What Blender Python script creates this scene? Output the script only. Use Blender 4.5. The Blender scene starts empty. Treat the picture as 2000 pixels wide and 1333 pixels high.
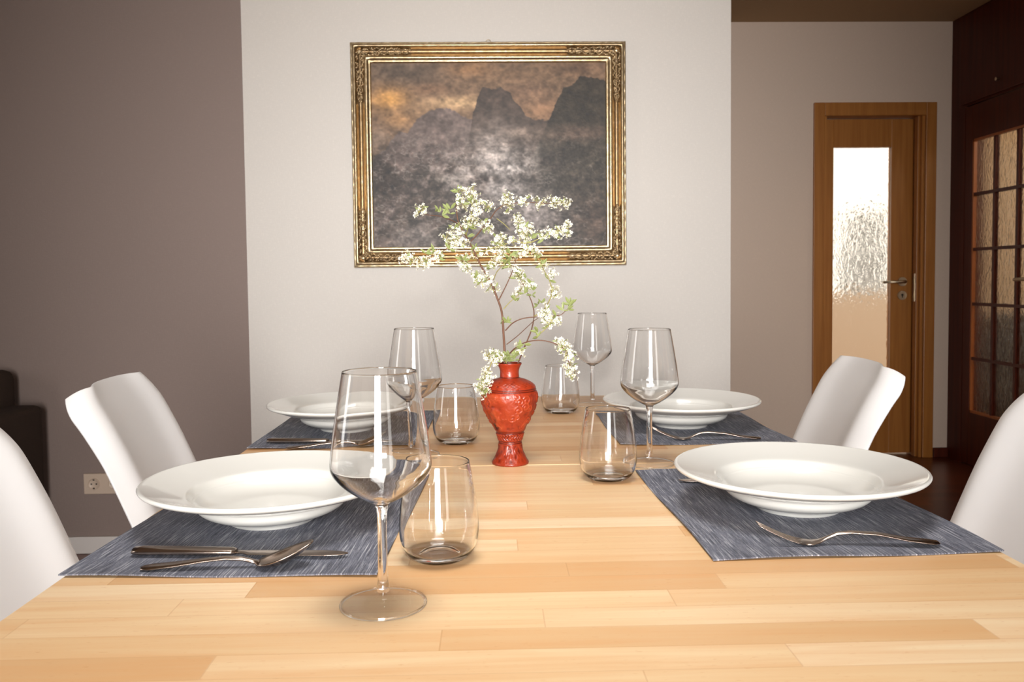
import bpy, bmesh, math, random
import numpy as np
from math import sin, cos, pi, radians, sqrt, exp, atan2
from mathutils import Vector, Matrix

S = bpy.context.scene
COL = S.collection
# ------------------------------------------------------------------ camera, light, exposure
cam_d = bpy.data.cameras.new('camera')
cam = bpy.data.objects.new('camera', cam_d)
COL.objects.link(cam)
cam_d.sensor_width = 36
cam_d.lens = 1640 / 2000 * 36
cam_d.shift_y = -0.02229
cam_d.clip_start = 0.02
cam_d.dof.use_dof = True
cam_d.dof.focus_distance = 1.15
cam_d.dof.aperture_fstop = 14
cam.matrix_world = Matrix.Translation((0, 0, 1.045)) @ Matrix.Rotation(-radians(1.4), 4, 'Z') @ \
    Matrix.Rotation(pi / 2 - radians(2.7), 4, 'X') @ Matrix.Rotation(-radians(0.6), 4, 'Z')
S.camera = cam
S.view_settings.view_transform = 'Standard'
S.view_settings.look = 'None'
S.view_settings.exposure = 0.0
S.view_settings.gamma = 1
S.view_settings.use_curve_mapping = False
S.cycles.use_denoising = True
S.cycles.max_bounces = 16
S.cycles.transmission_bounces = 14
S.cycles.transparent_max_bounces = 24
S.cycles.glossy_bounces = 6
S.cycles.diffuse_bounces = 4
S.cycles.sample_clamp_indirect = 0
S.cycles.caustics_reflective = False
S.cycles.caustics_refractive = True

world = bpy.data.worlds.new('overcast_sky')
S.world = world
world.use_nodes = True
wn = world.node_tree
wn.nodes.clear()
wo = wn.nodes.new('ShaderNodeOutputWorld')
wb = wn.nodes.new('ShaderNodeBackground')
wb.inputs['Color'].default_value = (1.0, 0.93, 0.82, 1)
wb.inputs['Strength'].default_value = 1.5
wn.links.new(wb.outputs[0], wo.inputs[0])

def area(name, loc, aim, sx, sy, power, color, spread=180):
    d = bpy.data.lights.new(name, 'AREA')
    d.shape = 'RECTANGLE'
    d.size, d.size_y = sx, sy
    d.energy = power
    d.color = color
    d.spread = radians(spread)
    o = bpy.data.objects.new(name, d)
    COL.objects.link(o)
    o.location = loc
    o.rotation_euler = (Vector(aim) - Vector(loc)).to_track_quat('-Z', 'Y').to_euler()
    return o

# daylight that enters the windows behind the photographer and on the left
DAY = (1.0, 0.99, 0.98)
main_win = area('window_daylight', (-0.02, -2.42, 1.15), (-0.02, 3.0, 0.85), 0.9, 2.05, 27, DAY, 50)
area('window_daylight', (1.75, -2.42, 1.15), (1.75, 3.0, 1.15), 0.6, 2.05, 6, DAY, 90)
area('window_daylight', (-3.32, 0.9, 1.45), (3.0, 0.9, 1.45), 0.5, 1.3, 9, DAY)
# soft ceiling lamp over the near half of the table
ceil_lamp = area('ceiling_lamp', (0.05, 0.75, 2.40), (0.05, 0.75, 0.0), 0.7, 0.7, 12.5, (1.0, 0.98, 0.95), 130)
# light of the room behind the panelled glass door
area('room_daylight', (3.9, 3.3, 2.2), (3.6, 4.6, 1.0), 0.8, 0.8, 26, (1.0, 0.86, 0.68))
# the flash on top of the photographer's camera
fl = bpy.data.lights.new('camera_flash', 'SPOT')
fl.energy = 42
fl.color = (1.0, 0.965, 0.92)
fl.spot_size = radians(80)
fl.spot_blend = 1.0
fl.shadow_soft_size = 0.02
flo = bpy.data.objects.new('camera_flash', fl)
COL.objects.link(flo)
flo.location = (0.0, 0.0, 1.16)
flo.rotation_euler = (Vector((0.05, 3.2, 1.42)) - Vector((0, 0, 1.16))).to_track_quat('-Z', 'Y').to_euler()
MNEE = True
if MNEE:
    fl.cycles.is_caustics_light = True
    ceil_lamp.data.cycles.is_caustics_light = True
    main_win.data.cycles.is_caustics_light = True

# ------------------------------------------------------------------ materials
def srgb(r, g, b):
    f = lambda c: (c / 255 / 12.92) if c / 255 <= 0.04045 else ((c / 255 + 0.055) / 1.055) ** 2.4
    return (f(r), f(g), f(b), 1)

class NT:
    def __init__(s, name):
        s.m = bpy.data.materials.new(name)
        s.m.use_nodes = True
        s.t = s.m.node_tree
        s.t.nodes.clear()
        s.out = s.t.nodes.new('ShaderNodeOutputMaterial')
        s.p = s.t.nodes.new('ShaderNodeBsdfPrincipled')
        s.t.links.new(s.p.outputs[0], s.out.inputs[0])
    def n(s, kind, **kw):
        x = s.t.nodes.new('ShaderNode' + kind)
        for k, v in kw.items():
            if k in x.inputs: x.inputs[k].default_value = v
            else: setattr(x, k, v)
        return x
    def l(s, a, b): s.t.links.new(a, b)
    def set(s, **kw):
        for k, v in kw.items(): s.p.inputs[k.replace('_', ' ')].default_value = v
        return s
    def coord(s, scale=(1, 1, 1), rot=(0, 0, 0), which='Object'):
        tc = s.n('TexCoord'); mp = s.n('Mapping')
        mp.inputs['Scale'].default_value = scale
        mp.inputs['Rotation'].default_value = rot
        s.l(tc.outputs[which], mp.inputs[0])
        return mp.outputs[0]
    def noise(s, vec, scale, detail=3, rough=0.5, dist=0.0):
        x = s.n('TexNoise')
        x.inputs['Scale'].default_value = scale
        x.inputs['Detail'].default_value = detail
        x.inputs['Roughness'].default_value = rough
        x.inputs['Distortion'].default_value = dist
        s.l(vec, x.inputs['Vector'])
        return x.outputs['Fac']
    def ramp(s, fac, stops):
        r = s.n('ValToRGB'); e = r.color_ramp.elements
        while len(e) < len(stops): e.new(0.5)
        for i, (p, c) in enumerate(stops): e[i].position = p; e[i].color = c
        s.l(fac, r.inputs[0]); return r.outputs[0]
    def mix(s, fac, a, b, mode='MIX'):
        x = s.n('Mix', data_type='RGBA', blend_type=mode)
        for sock, v in ((x.inputs[0], fac), (x.inputs[6], a), (x.inputs[7], b)):
            if isinstance(v, (tuple, float, int)): sock.default_value = v
            else: s.l(v, sock)
        return x.outputs[2]
    def math(s, op, a, b=0.0):
        x = s.n('Math', operation=op)
        for sock, v in ((x.inputs[0], a), (x.inputs[1], b)):
            if isinstance(v, (float, int)): sock.default_value = v
            else: s.l(v, sock)
        return x.outputs[0]
    def bump(s, h, strength=0.2, dist=0.001):
        b = s.n('Bump'); b.inputs['Strength'].default_value = strength
        b.inputs['Distance'].default_value = dist
        s.l(h, b.inputs['Height']); s.l(b.outputs[0], s.p.inputs['Normal'])
        return s
    def base(s, c): s.l(c, s.p.inputs['Base Color']); return s

def wall_paper(name, c, gloss=0.75):
    m = NT(name).set(Roughness=gloss)
    v = m.coord()
    a = m.noise(m.coord((300, 300, 60)), 1.0, 2)
    b = m.noise(m.coord((60, 60, 300)), 1.0, 2)
    w = m.math('ADD', a, b)
    big = m.noise(v, 1.3, 2)
    c2 = tuple(x * 0.93 for x in c[:3]) + (1,)
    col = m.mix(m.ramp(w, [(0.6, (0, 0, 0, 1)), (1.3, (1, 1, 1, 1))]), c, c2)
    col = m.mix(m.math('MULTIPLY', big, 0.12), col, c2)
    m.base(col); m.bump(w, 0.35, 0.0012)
    return m.m

def oak(name, c1, c2, axis='Z', rough=0.4, scale=1.0):
    m = NT(name).set(Roughness=rough)
    sc = {'X': (2, 45, 45), 'Y': (45, 2, 45), 'Z': (45, 45, 2)}[axis]
    v = m.coord(tuple(x * scale for x in sc))
    n = m.noise(v, 1.0, 4, 0.6, 0.3)
    m.base(m.ramp(n, [(0.3, c1), (0.7, c2)]))
    m.bump(n, 0.08, 0.001)
    return m.m

def butcher(name, tone=(1.0, 1.0, 0.97)):
    """glued beech strips that run across the table, each its own tone"""
    m = NT(name).set(Roughness=0.34)
    m.p.inputs['Specular IOR Level'].default_value = 0.45
    v = m.coord()
    sep = m.n('SeparateXYZ'); m.l(v, sep.inputs[0])
    row = m.math('FLOOR', m.math('DIVIDE', sep.outputs[1], 0.041))
    wn_ = m.n('TexWhiteNoise', noise_dimensions='1D'); m.l(row, wn_.inputs['W'])
    off = m.math('MULTIPLY', wn_.outputs['Value'], 1.7)
    ln = m.math('ADD', m.math('DIVIDE', m.math('ADD', sep.outputs[0], 3.0), 0.46), off)
    cell = m.math('FLOOR', ln)
    cmb = m.n('CombineXYZ'); m.l(cell, cmb.inputs[0]); m.l(row, cmb.inputs[1])
    w2 = m.n('TexWhiteNoise', noise_dimensions='3D'); m.l(cmb.outputs[0], w2.inputs['Vector'])
    t = tone
    c = lambda r, g, b: tuple(x * k for x, k in zip(srgb(r, g, b)[:3], t)) + (1,)
    col = m.ramp(w2.outputs['Value'], [(0.0, c(216, 170, 122)), (0.2, c(230, 193, 148)), (0.7, c(238, 206, 164)), (1.0, c(246, 221, 186))])
    # grain, different on every strip
    add = m.n('VectorMath', operation='ADD')
    sc3 = m.n('VectorMath', operation='SCALE'); sc3.inputs[3].default_value = 30
    m.l(w2.outputs['Color'], sc3.inputs[0])
    vv = m.n('VectorMath', operation='MULTIPLY'); vv.inputs[1].default_value = (3.0, 60, 60)
    m.l(v, vv.inputs[0]); m.l(vv.outputs[0], add.inputs[0]); m.l(sc3.outputs[0], add.inputs[1])
    g = m.noise(add.outputs[0], 1.0, 4, 0.6, 0.6)
    col = m.mix(m.ramp(g, [(0.35, (0, 0, 0, 1)), (0.75, (0.55, 0.55, 0.55, 1))]), col, c(220, 160, 104))
    vf = m.n('VectorMath', operation='MULTIPLY'); vf.inputs[1].default_value = (90, 420, 90)
    m.l(v, vf.inputs[0])
    fl_ = m.noise(vf.outputs[0], 1.0, 2, 0.5)
    col = m.mix(m.ramp(fl_, [(0.66, (0, 0, 0, 1)), (0.76, (0.45, 0.45, 0.45, 1))]), col, c(200, 136, 84))
    # thin glue joints
    fr = m.math('FRACT', m.math('DIVIDE', sep.outputs[1], 0.041))
    e1 = m.math('LESS_THAN', fr, 0.02)
    fx = m.math('FRACT', ln)
    e2 = m.math('LESS_THAN', fx, 0.0025)
    e = m.math('MULTIPLY', m.math('MAXIMUM', e1, e2), 0.30)
    col = m.mix(e, col, c(180, 120, 72))
    m.base(col); m.bump(g, 0.03, 0.0006)
    return m.m

def plain(name, c, rough=0.5, metal=0.0, coat=0.0, spec=0.5):
    m = NT(name).set(Roughness=rough, Metallic=metal)
    m.p.inputs['Base Color'].default_value = c
    m.p.inputs['Coat Weight'].default_value = coat
    m.p.inputs['Specular IOR Level'].default_value = spec
    n = m.noise(m.coord(), 40, 2)
    m.base(m.mix(m.math('MULTIPLY', n, 0.06), c, tuple(x * 0.8 for x in c[:3]) + (1,)))
    return m.m

M = {}
M['light_paper'] = wall_paper('light_paper', srgb(228, 221, 213))
M['dark_paper'] = wall_paper('dark_paper', srgb(146, 128, 120))
M['hall_paper'] = wall_paper('hall_paper', srgb(222, 200, 182))
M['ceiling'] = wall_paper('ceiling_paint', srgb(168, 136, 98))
M['white_trim'] = plain('white_trim', srgb(222, 214, 208), 0.5)
M['oak'] = oak('oak_veneer', srgb(150, 92, 34), srgb(172, 112, 50), 'Z', 0.38)
M['mahogany'] = oak('mahogany', srgb(66, 20, 8), srgb(84, 30, 12), 'Z', 0.5)
M['mahogany'].node_tree.nodes['Principled BSDF'].inputs['Specular IOR Level'].default_value = 0.2
M['muntin'] = oak('lit_bead_wood', srgb(150, 78, 30), srgb(170, 96, 42), 'Z', 0.4)  # light on the pane bevels, painted as a brighter orange door wood
m = NT('parquet').set(Roughness=0.28)
v = m.coord((1, 1, 1))
bk = m.n('TexBrick'); m.l(v, bk.inputs['Vector'])
for k, x in dict(Scale=1.0).items(): bk.inputs[k].default_value = x
bk.inputs['Brick Width'].default_value = 0.5; bk.inputs['Row Height'].default_value = 0.07
bk.inputs['Mortar Size'].default_value = 0.0012
bk.inputs['Color1'].default_value = srgb(120, 60, 34); bk.inputs['Color2'].default_value = srgb(88, 38, 20); bk.inputs['Mortar'].default_value = srgb(40, 16, 8)
g = m.noise(m.coord((4, 50, 4)), 1.0, 3)
m.base(m.mix(m.math('MULTIPLY', g, 0.5), bk.outputs['Color'], srgb(70, 30, 16)))
M['parquet'] = m.m
M['beech'] = butcher('beech_strips')
M['beech_leaf'] = butcher('beech_strips_leaf', (0.97, 0.90, 0.80))
M['shell'] = plain('white_shell_plastic', srgb(244, 242, 241), 0.38)
M['pad'] = plain('white_leatherette', srgb(225, 222, 218), 0.55)
m = NT('glazed_porcelain').set(Roughness=0.12)
m.p.inputs['Base Color'].default_value = srgb(218, 216, 210)
m.p.inputs['Coat Weight'].default_value = 0.3
M['porcelain'] = m.m
M['steel'] = plain('stainless_steel', srgb(176, 160, 148), 0.24, 1.0)
M['nickel'] = plain('satin_nickel', srgb(190, 172, 146), 0.35, 1.0)
M['sofa'] = None
m = NT('sofa_fabric').set(Roughness=0.95)
n = m.noise(m.coord((400, 400, 400)), 1.0, 2)
m.base(m.ramp(n, [(0.3, srgb(48, 34, 26)), (0.7, srgb(66, 50, 38))])); m.bump(n, 0.4, 0.002)
M['sofa'] = m.m

# woven placemat: yarns run along the depth of the table
m = NT('woven_vinyl').set(Roughness=0.6)
v1 = m.coord((600, 18, 1)); n1 = m.noise(v1, 1.0, 3, 0.6)
v2 = m.coord((1500, 90, 1)); n2 = m.noise(v2, 1.0, 2, 0.6)
wv = m.n('TexWave', wave_type='BANDS', bands_direction='Y'); wv.inputs['Scale'].default_value = 260; wv.inputs['Distortion'].default_value = 0.0
m.l(m.coord(), wv.inputs['Vector'])
wx = m.n('TexWave', wave_type='BANDS', bands_direction='X'); wx.inputs['Scale'].default_value = 200
m.l(m.coord(), wx.inputs['Vector'])
col = m.ramp(n1, [(0.30, srgb(56, 58, 69)), (0.44, srgb(94, 97, 111)), (0.56, srgb(122, 125, 137)), (0.68, srgb(196, 195, 202))])
col = m.mix(m.ramp(n2, [(0.55, (0, 0, 0, 1)), (0.72, (0.7, 0.7, 0.7, 1))]), col, srgb(188, 186, 192))
col = m.mix(m.math('MULTIPLY', wv.outputs['Fac'], 0.28), col, srgb(46, 47, 56))
m.base(col)
m.bump(m.math('ADD', m.math('ADD', n1, wv.outputs['Fac']), wx.outputs['Fac']), 0.5, 0.0006)
M['mat'] = m.m

# clear glass
m = NT('clear_glass')
m.t.nodes.remove(m.p)
gb = m.n('BsdfGlass'); gb.inputs['IOR'].default_value = 1.45; gb.inputs['Roughness'].default_value = 0.0
gb.inputs['Color'].default_value = (1, 1, 1, 1)
m.l(gb.outputs[0], m.out.inputs[0])
M['glass'] = m.m
# thin flat glass for the stem-glass feet: light passes straight, the surface only mirrors
m = NT('thin_glass')
m.t.nodes.remove(m.p)
gl = m.n('BsdfGlossy'); gl.inputs['Roughness'].default_value = 0.02
tr = m.n('BsdfTransparent'); fz = m.n('LayerWeight'); fz.inputs['Blend'].default_value = 0.5
mx = m.n('MixShader'); m.l(m.math('ADD', m.math('MULTIPLY', m.math('POWER', fz.outputs['Facing'], 5.0), 0.16), 0.02), mx.inputs[0]); m.l(tr.outputs[0], mx.inputs[1]); m.l(gl.outputs[0], mx.inputs[2])
m.l(mx.outputs[0], m.out.inputs[0])
M['thin_glass'] = m.m
# rippled door glass
def rippled(name, rough, tint, k):
    m = NT(name).set(Roughness=rough)
    m.p.inputs['Base Color'].default_value = tint
    m.p.inputs['Transmission Weight'].default_value = 1.0
    m.p.inputs['IOR'].default_value = 1.3
    a = m.noise(m.coord((46, 46, 22)), 1.0, 2, 0.5, 1.0)
    m.bump(a, k, 0.01)
    return m.m
M['ripple'] = rippled('rippled_glass', 0.10, (1, 0.98, 0.94, 1), 0.35)
M['ribbed'] = rippled('cathedral_glass', 0.22, (0.9, 0.84, 0.74, 1), 0.5)

m = NT('carved_lacquer').set(Roughness=0.33)
v = m.coord()
a = m.noise(v, 90, 4, 0.6, 1.5)
geo = m.n('NewGeometry')
att = m.n('Attribute', attribute_name='relief')
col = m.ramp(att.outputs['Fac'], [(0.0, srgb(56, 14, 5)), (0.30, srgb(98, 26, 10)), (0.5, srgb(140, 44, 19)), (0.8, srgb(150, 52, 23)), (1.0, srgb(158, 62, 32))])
m.base(col)
m.bump(a, 0.5, 0.0018)
M['lacquer'] = m.m

m = NT('gilded_wood').set(Roughness=0.33, Metallic=0.9)
n = m.noise(m.coord(), 55, 4, 0.65)
att = m.n('Attribute', attribute_name='cove_shade')
c0 = m.ramp(n, [(0.3, srgb(172, 146, 108)), (0.6, srgb(206, 184, 148)), (0.8, srgb(240, 226, 202))])
m.base(m.mix(att.outputs['Fac'], c0, srgb(104, 74, 40)))
m.bump(n, 0.25, 0.0015)
M['gilt'] = m.m

m = NT('oil_paint').set(Roughness=0.55)
att = m.n('Attribute', attribute_name='paint')
n = m.noise(m.coord((30, 30, 30)), 3.0, 4, 0.7)
m.base(att.outputs['Color'])
m.bump(n, 0.4, 0.002)
M['oil'] = m.m

M['bark'] = plain('twig_bark', srgb(92, 60, 42), 0.7)
M['green_twig'] = plain('green_twig', srgb(136, 128, 70), 0.7)
m = NT('petal').set(Roughness=0.6)
m.p.inputs['Base Color'].default_value = srgb(232, 228, 216)
m.p.inputs['Subsurface Weight'].default_value = 0.0
M['petal'] = m.m
M['floret_eye'] = plain('floret_eye', srgb(170, 172, 84), 0.7)
M['leaf'] = plain('young_leaf', srgb(122, 130, 78), 0.6)
M['socket'] = plain('socket_plastic', srgb(208, 186, 166), 0.45)
M['dark_plastic'] = plain('dark_hole', srgb(40, 26, 20), 0.6)
M['etch'] = plain('etched_glass', srgb(120, 104, 98), 0.7)
M['garden_wall'] = plain('garden_wall', srgb(206, 190, 172), 0.9)
M['terrace'] = plain('terrace_slabs', srgb(214, 186, 160), 0.9)
M['hedge'] = plain('hedge_leaves', srgb(96, 84, 62), 0.9)
M['room_wall'] = wall_paper('room_paper', srgb(214, 190, 160))
M['dark_wood'] = oak('dark_furniture', srgb(60, 38, 24), srgb(80, 54, 34), 'Z')

# ------------------------------------------------------------------ helpers
def link(name, me, mat, parent=None, smooth=False):
    o = bpy.data.objects.new(name, me)
    COL.objects.link(o)
    if mat is not None and not me.materials: me.materials.append(mat)
    if smooth:
        for p in me.polygons: p.use_smooth = True
    if parent is not None: o.parent = parent
    return o
def obj(name, bm, mat, parent=None, smooth=False, loc=None):
    me = bpy.data.meshes.new(name)
    bmesh.ops.recalc_face_normals(bm, faces=bm.faces)
    bm.to_mesh(me); bm.free()
    o = link(name, me, mat, parent, smooth)
    if loc is not None: o.location = loc
    return o
def tag(o, label=None, cat=None, group=None, kind=None):
    if label: o['label'] = label
    if cat: o['category'] = cat
    if group: o['group'] = group
    if kind: o['kind'] = kind
    return o
def thing(name, label, cat, loc, rz=0, group=None):
    o = bpy.data.objects.new(name, None); COL.objects.link(o)
    o.empty_display_size = 0.05
    o.location = loc; o.rotation_euler = (0, 0, rz)
    return tag(o, label, cat, group)
def copy_tree(o, parent=None):
    c = o.copy(); COL.objects.link(c)
    if parent is not None: c.parent = parent
    for ch in list(o.children): copy_tree(ch, c)
    return c
def box(bm, x0, x1, y0, y1, z0, z1, bev=0.0, seg=2):
    ret = bmesh.ops.create_cube(bm, size=1.0)
    vs = ret['verts']
    bmesh.ops.scale(bm, vec=(x1 - x0, y1 - y0, z1 - z0), verts=vs)
    bmesh.ops.translate(bm, vec=((x0 + x1) / 2, (y0 + y1) / 2, (z0 + z1) / 2), verts=vs)
    if bev > 0:
        es = list({e for v in vs for e in v.link_edges})
        bmesh.ops.bevel(bm, geom=es, offset=bev, segments=seg, profile=0.5, affect='EDGES')
    return bm
def B(*a, **k): return box(bmesh.new(), *a, **k)
def struct(name, bm, mat, parent=None, smooth=False):
    o = obj(name, bm, mat, parent, smooth)
    if parent is None: o['kind'] = 'structure'
    return o
def lathe(bm, prof, seg=64, center=(0, 0, 0), close=False):
    """prof: list of (r, z); r == 0 makes a pole"""
    rings = []
    cx, cy, cz = center
    for r, z in prof:
        if r < 1e-7: rings.append([bm.verts.new((cx, cy, cz + z))])
        else: rings.append([bm.verts.new((cx + r * cos(2 * pi * i / seg), cy + r * sin(2 * pi * i / seg), cz + z)) for i in range(seg)])
    pairs = list(zip(rings[:-1], rings[1:]))
    if close: pairs.append((rings[-1], rings[0]))
    for a, b in pairs:
        for i in range(seg):
            j = (i + 1) % seg
            if len(a) == 1 and len(b) == 1: continue
            if len(a) == 1: bm.faces.new((a[0], b[j], b[i]))
            elif len(b) == 1: bm.faces.new((a[i], a[j], b[0]))
            else: bm.faces.new((a[i], a[j], b[j], b[i]))
    return bm
def smooth_prof(pts, k=4):
    """Catmull-Rom through (r, z) points"""
    out = []
    n = len(pts)
    for i in range(n - 1):
        p0 = pts[max(i - 1, 0)]; p1 = pts[i]; p2 = pts[i + 1]; p3 = pts[min(i + 2, n - 1)]
        for s in range(k):
            t = s / k
            out.append(tuple(0.5 * ((2 * b) + (-a + c) * t + (2 * a - 5 * b + 4 * c - d) * t * t + (-a + 3 * b - 3 * c + d) * t ** 3) for a, b, c, d in zip(p0, p1, p2, p3)))
    out.append(tuple(pts[-1]))
    return out
def tube(bm, pts, rads, seg=8, caps=True):
    pts = [Vector(p) for p in pts]
    if not hasattr(rads, '__len__'): rads = [rads] * len(pts)
    rings = []; up = Vector((0.13, 0.2, 1)).normalized()
    for i, p in enumerate(pts):
        d = (pts[min(i + 1, len(pts) - 1)] - pts[max(i - 1, 0)]).normalized()
        a = d.cross(up)
        if a.length < 1e-4: a = d.cross(Vector((1, 0, 0)))
        a.normalize(); b = d.cross(a).normalized()
        rings.append([bm.verts.new(p + (a * cos(2 * pi * k / seg) + b * sin(2 * pi * k / seg)) * rads[i]) for k in range(seg)])
    for a, b in zip(rings[:-1], rings[1:]):
        for k in range(seg):
            j = (k + 1) % seg
            bm.faces.new((a[k], a[j], b[j], b[k]))
    if caps:
        bm.faces.new(rings[0][::-1]); bm.faces.new(rings[-1])
    return bm
def strip_solid(bm, secs):
    """closed loft: secs is a list of equal-length vertex loops"""
    rings = [[bm.verts.new(p) for p in s] for s in secs]
    n = len(rings[0])
    for a, b in zip(rings[:-1], rings[1:]):
        for k in range(n):
            j = (k + 1) % n
            bm.faces.new((a[k], a[j], b[j], b[k]))
    bm.faces.new(rings[0][::-1]); bm.faces.new(rings[-1])
    return bm
def grid_noise(rng, h, w, cells):
    """smooth value noise on an h x w array"""
    ch, cw = cells
    g = rng.random((ch + 2, cw + 2))
    y = np.linspace(0, ch, h, endpoint=False); x = np.linspace(0, cw, w, endpoint=False)
    yi = y.astype(int); xi = x.astype(int); fy = y - yi; fx = x - xi
    fy = (fy * fy * (3 - 2 * fy))[:, None]; fx = (fx * fx * (3 - 2 * fx))[None, :]
    a = g[yi][:, xi]; b = g[yi][:, xi + 1]; c = g[yi + 1][:, xi]; d = g[yi + 1][:, xi + 1]
    return (a * (1 - fx) + b * fx) * (1 - fy) + (c * (1 - fx) + d * fx) * fy
def fractal(seed, h, w, base, octs=5, rough=0.55, aspect=1.0):
    rng = np.random.default_rng(seed); t = np.zeros((h, w)); a = 1; s = 0
    for o in range(octs):
        t += a * grid_noise(rng, h, w, (max(1, int(base * 2 ** o)), max(1, int(base * aspect * 2 ** o)))); s += a; a *= rough
    return t / s
# ------------------------------------------------------------------ the room
CEIL = 2.455
struct('floor', B(-3.4, 4.8, -2.6, 4.84, -0.1, 0.0), M['parquet'])
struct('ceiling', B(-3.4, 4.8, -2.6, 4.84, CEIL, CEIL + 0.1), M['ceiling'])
struct('wall_back', B(-0.934, 0.932, 3.25, 3.40, 0, CEIL), M['light_paper'])
struct('wall_back_left', B(-3.3, -0.934, 3.25, 3.40, 0, CEIL), M['dark_paper'])
struct('wall_left', (lambda bm: (box(bm, -3.4, -3.3, -2.5, 0.6, 0, CEIL), box(bm, -3.4, -3.3, 1.2, 3.4, 0, CEIL), box(bm, -3.4, -3.3, 0.6, 1.2, 0, 0.75), box(bm, -3.4, -3.3, 0.6, 1.2, 2.15, CEIL), bm)[-1])(bmesh.new()), M['dark_paper'])
def rear():
    bm = bmesh.new()
    box(bm, -3.4, -0.52, -2.5, -2.4, 0, CEIL); box(bm, 0.48, 1.40, -2.5, -2.4, 0, CEIL); box(bm, 2.10, 2.7, -2.5, -2.4, 0, CEIL)
    box(bm, -0.52, 0.48, -2.5, -2.4, 2.22, CEIL); box(bm, 1.40, 2.10, -2.5, -2.4, 2.22, CEIL)
    box(bm, -0.52, 0.48, -2.5, -2.4, 0, 0.08); box(bm, 1.40, 2.10, -2.5, -2.4, 0, 0.08)
    return bm
struct('wall_rear', rear(), M['light_paper'])
def window_frame(name, x0, x1, y, z0, z1, bars):
    bm = bmesh.new(); t = 0.05
    box(bm, x0, x0 + t, y, y + 0.05, z0, z1, 0.004); box(bm, x1 - t, x1, y, y + 0.05, z0, z1, 0.004)
    box(bm, x0, x1, y, y + 0.05, z0, z0 + t, 0.004); box(bm, x0, x1, y, y + 0.05, z1 - t, z1, 0.004)
    for b in bars: box(bm, b - 0.03, b + 0.03, y, y + 0.05, z0, z1, 0.004)
    struct(name, bm, M['white_trim'])
window_frame('window_1', -0.515, 0.475, -2.39, 0.085, 2.215, [])
window_frame('window_2', 1.405, 2.095, -2.39, 0.085, 2.215, [])

# hall: return wall, end wall with the door opening
struct('wall_hall_left', B(0.782, 0.932, 3.40, 4.70, 0, CEIL), M['hall_paper'])
DX0, DX1, DZ = 1.872, 2.446, 1.955
def hallwall():
    bm = bmesh.new()
    box(bm, 0.782, DX0, 4.70, 4.84, 0, CEIL); box(bm, DX1, 2.74, 4.70, 4.84, 0, CEIL)
    box(bm, DX0, DX1, 4.70, 4.84, DZ, CEIL)
    return bm
struct('wall_hall', hallwall(), M['hall_paper'])
struct('baseboard_hall', (lambda bm: (box(bm, 0.932, 1.806, 4.686, 4.70, 0, 0.055, 0.003), box(bm, 2.512, 2.595, 4.686, 4.70, 0, 0.055, 0.003), bm)[-1])(bmesh.new()), M['mahogany'])
struct('baseboard_back', B(-3.3, 0.932, 3.234, 3.25, 0, 0.066, 0.003), M['white_trim'])
# oak door frame and glazed door
dr = thing('door_1', 'oak framed door with one tall rippled glass pane in hall end wall', 'door', (2.16, 4.7, 0))
dr['kind'] = 'structure'
def casing():
    bm = bmesh.new()
    box(bm, 1.812 - 2.16, DX0 - 2.16, -0.016, 0.0, 0, 2.008, 0.003)
    box(bm, DX1 - 2.16, 2.506 - 2.16, -0.016, 0.0, 0, 2.008, 0.003)
    box(bm, DX0 - 2.16, DX1 - 2.16, -0.016, 0.0, 1.935, 2.008, 0.003)
    box(bm, DX0 - 2.16 - 0.001, DX0 - 2.16 + 0.016, 0.0, 0.139, 0, DZ)
    box(bm, DX1 - 2.16 - 0.016, DX1 - 2.16 + 0.001, 0.0, 0.139, 0, DZ)
    box(bm, DX0 - 2.16 + 0.016, DX1 - 2.16 - 0.016, 0.0, 0.139, 1.937, DZ)
    box(bm, DX1 - 2.16 - 0.030, DX1 - 2.16 - 0.016, 0.02, 0.06, 0, 1.937, 0.002)
    return bm
obj('door_casing', casing(), M['oak'], dr)
LX0, LX1 = DX0 + 0.018, DX1 - 0.018
GX0, GX1, GZ0, GZ1 = 1.966, 2.300, 0.28, 1.776
def leafm():
    bm = bmesh.new(); o = 2.16; y0, y1 = 0.09, 0.13
    box(bm, LX0 - o, GX0 - o, y0, y1, 0.008, 1.934, 0.002); box(bm, GX1 - o, LX1 - o, y0, y1, 0.008, 1.934, 0.002)
    box(bm, GX0 - o, GX1 - o, y0, y1, 0.008, GZ0, 0.0); box(bm, GX0 - o, GX1 - o, y0, y1, GZ1, 1.934, 0.0)
    return bm
obj('door_leaf', leafm(), M['oak'], dr)
obj('glass_pane', B(GX0 - 2.16, GX1 - 2.16, 0.105, 0.113, GZ0, GZ1), M['ripple'], dr)
hx = 2.368 - 2.16
bm = bmesh.new()
tube(bm, [(hx, 0.09, 1.004), (hx, 0.045, 1.004), (hx - 0.006, 0.036, 1.004), (hx - 0.03, 0.034, 1.004), (hx - 0.135, 0.036, 1.002)], [0.009, 0.009, 0.0095, 0.009, 0.0075], 12)
hd = obj('door_handle', bm, M['nickel'], dr, True)
bm = bmesh.new(); tube(bm, [(hx, 0.09, 1.004), (hx, 0.080, 1.004)], 0.026, 24); obj('rosette', bm, M['nickel'], dr)
bm = bmesh.new(); tube(bm, [(hx, 0.09, 0.925), (hx, 0.081, 0.925)], 0.026, 24)
kr = obj('key_rosette', bm, M['nickel'], dr)
bm = bmesh.new(); tube(bm, [(hx, 0.0815, 0.928), (hx, 0.0800, 0.928)], 0.007, 12); box(bm, hx - 0.003, hx + 0.003, 0.08, 0.0815, 0.912, 0.926); obj('keyhole', bm, M['dark_plastic'], kr)
bm = bmesh.new(); box(bm, DX1 - 2.16 - 0.033, DX1 - 2.16 - 0.030, 0.03, 0.05, 0.89, 1.05, 0.001); obj('strike_plate', bm, M['nickel'], dr)

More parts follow.
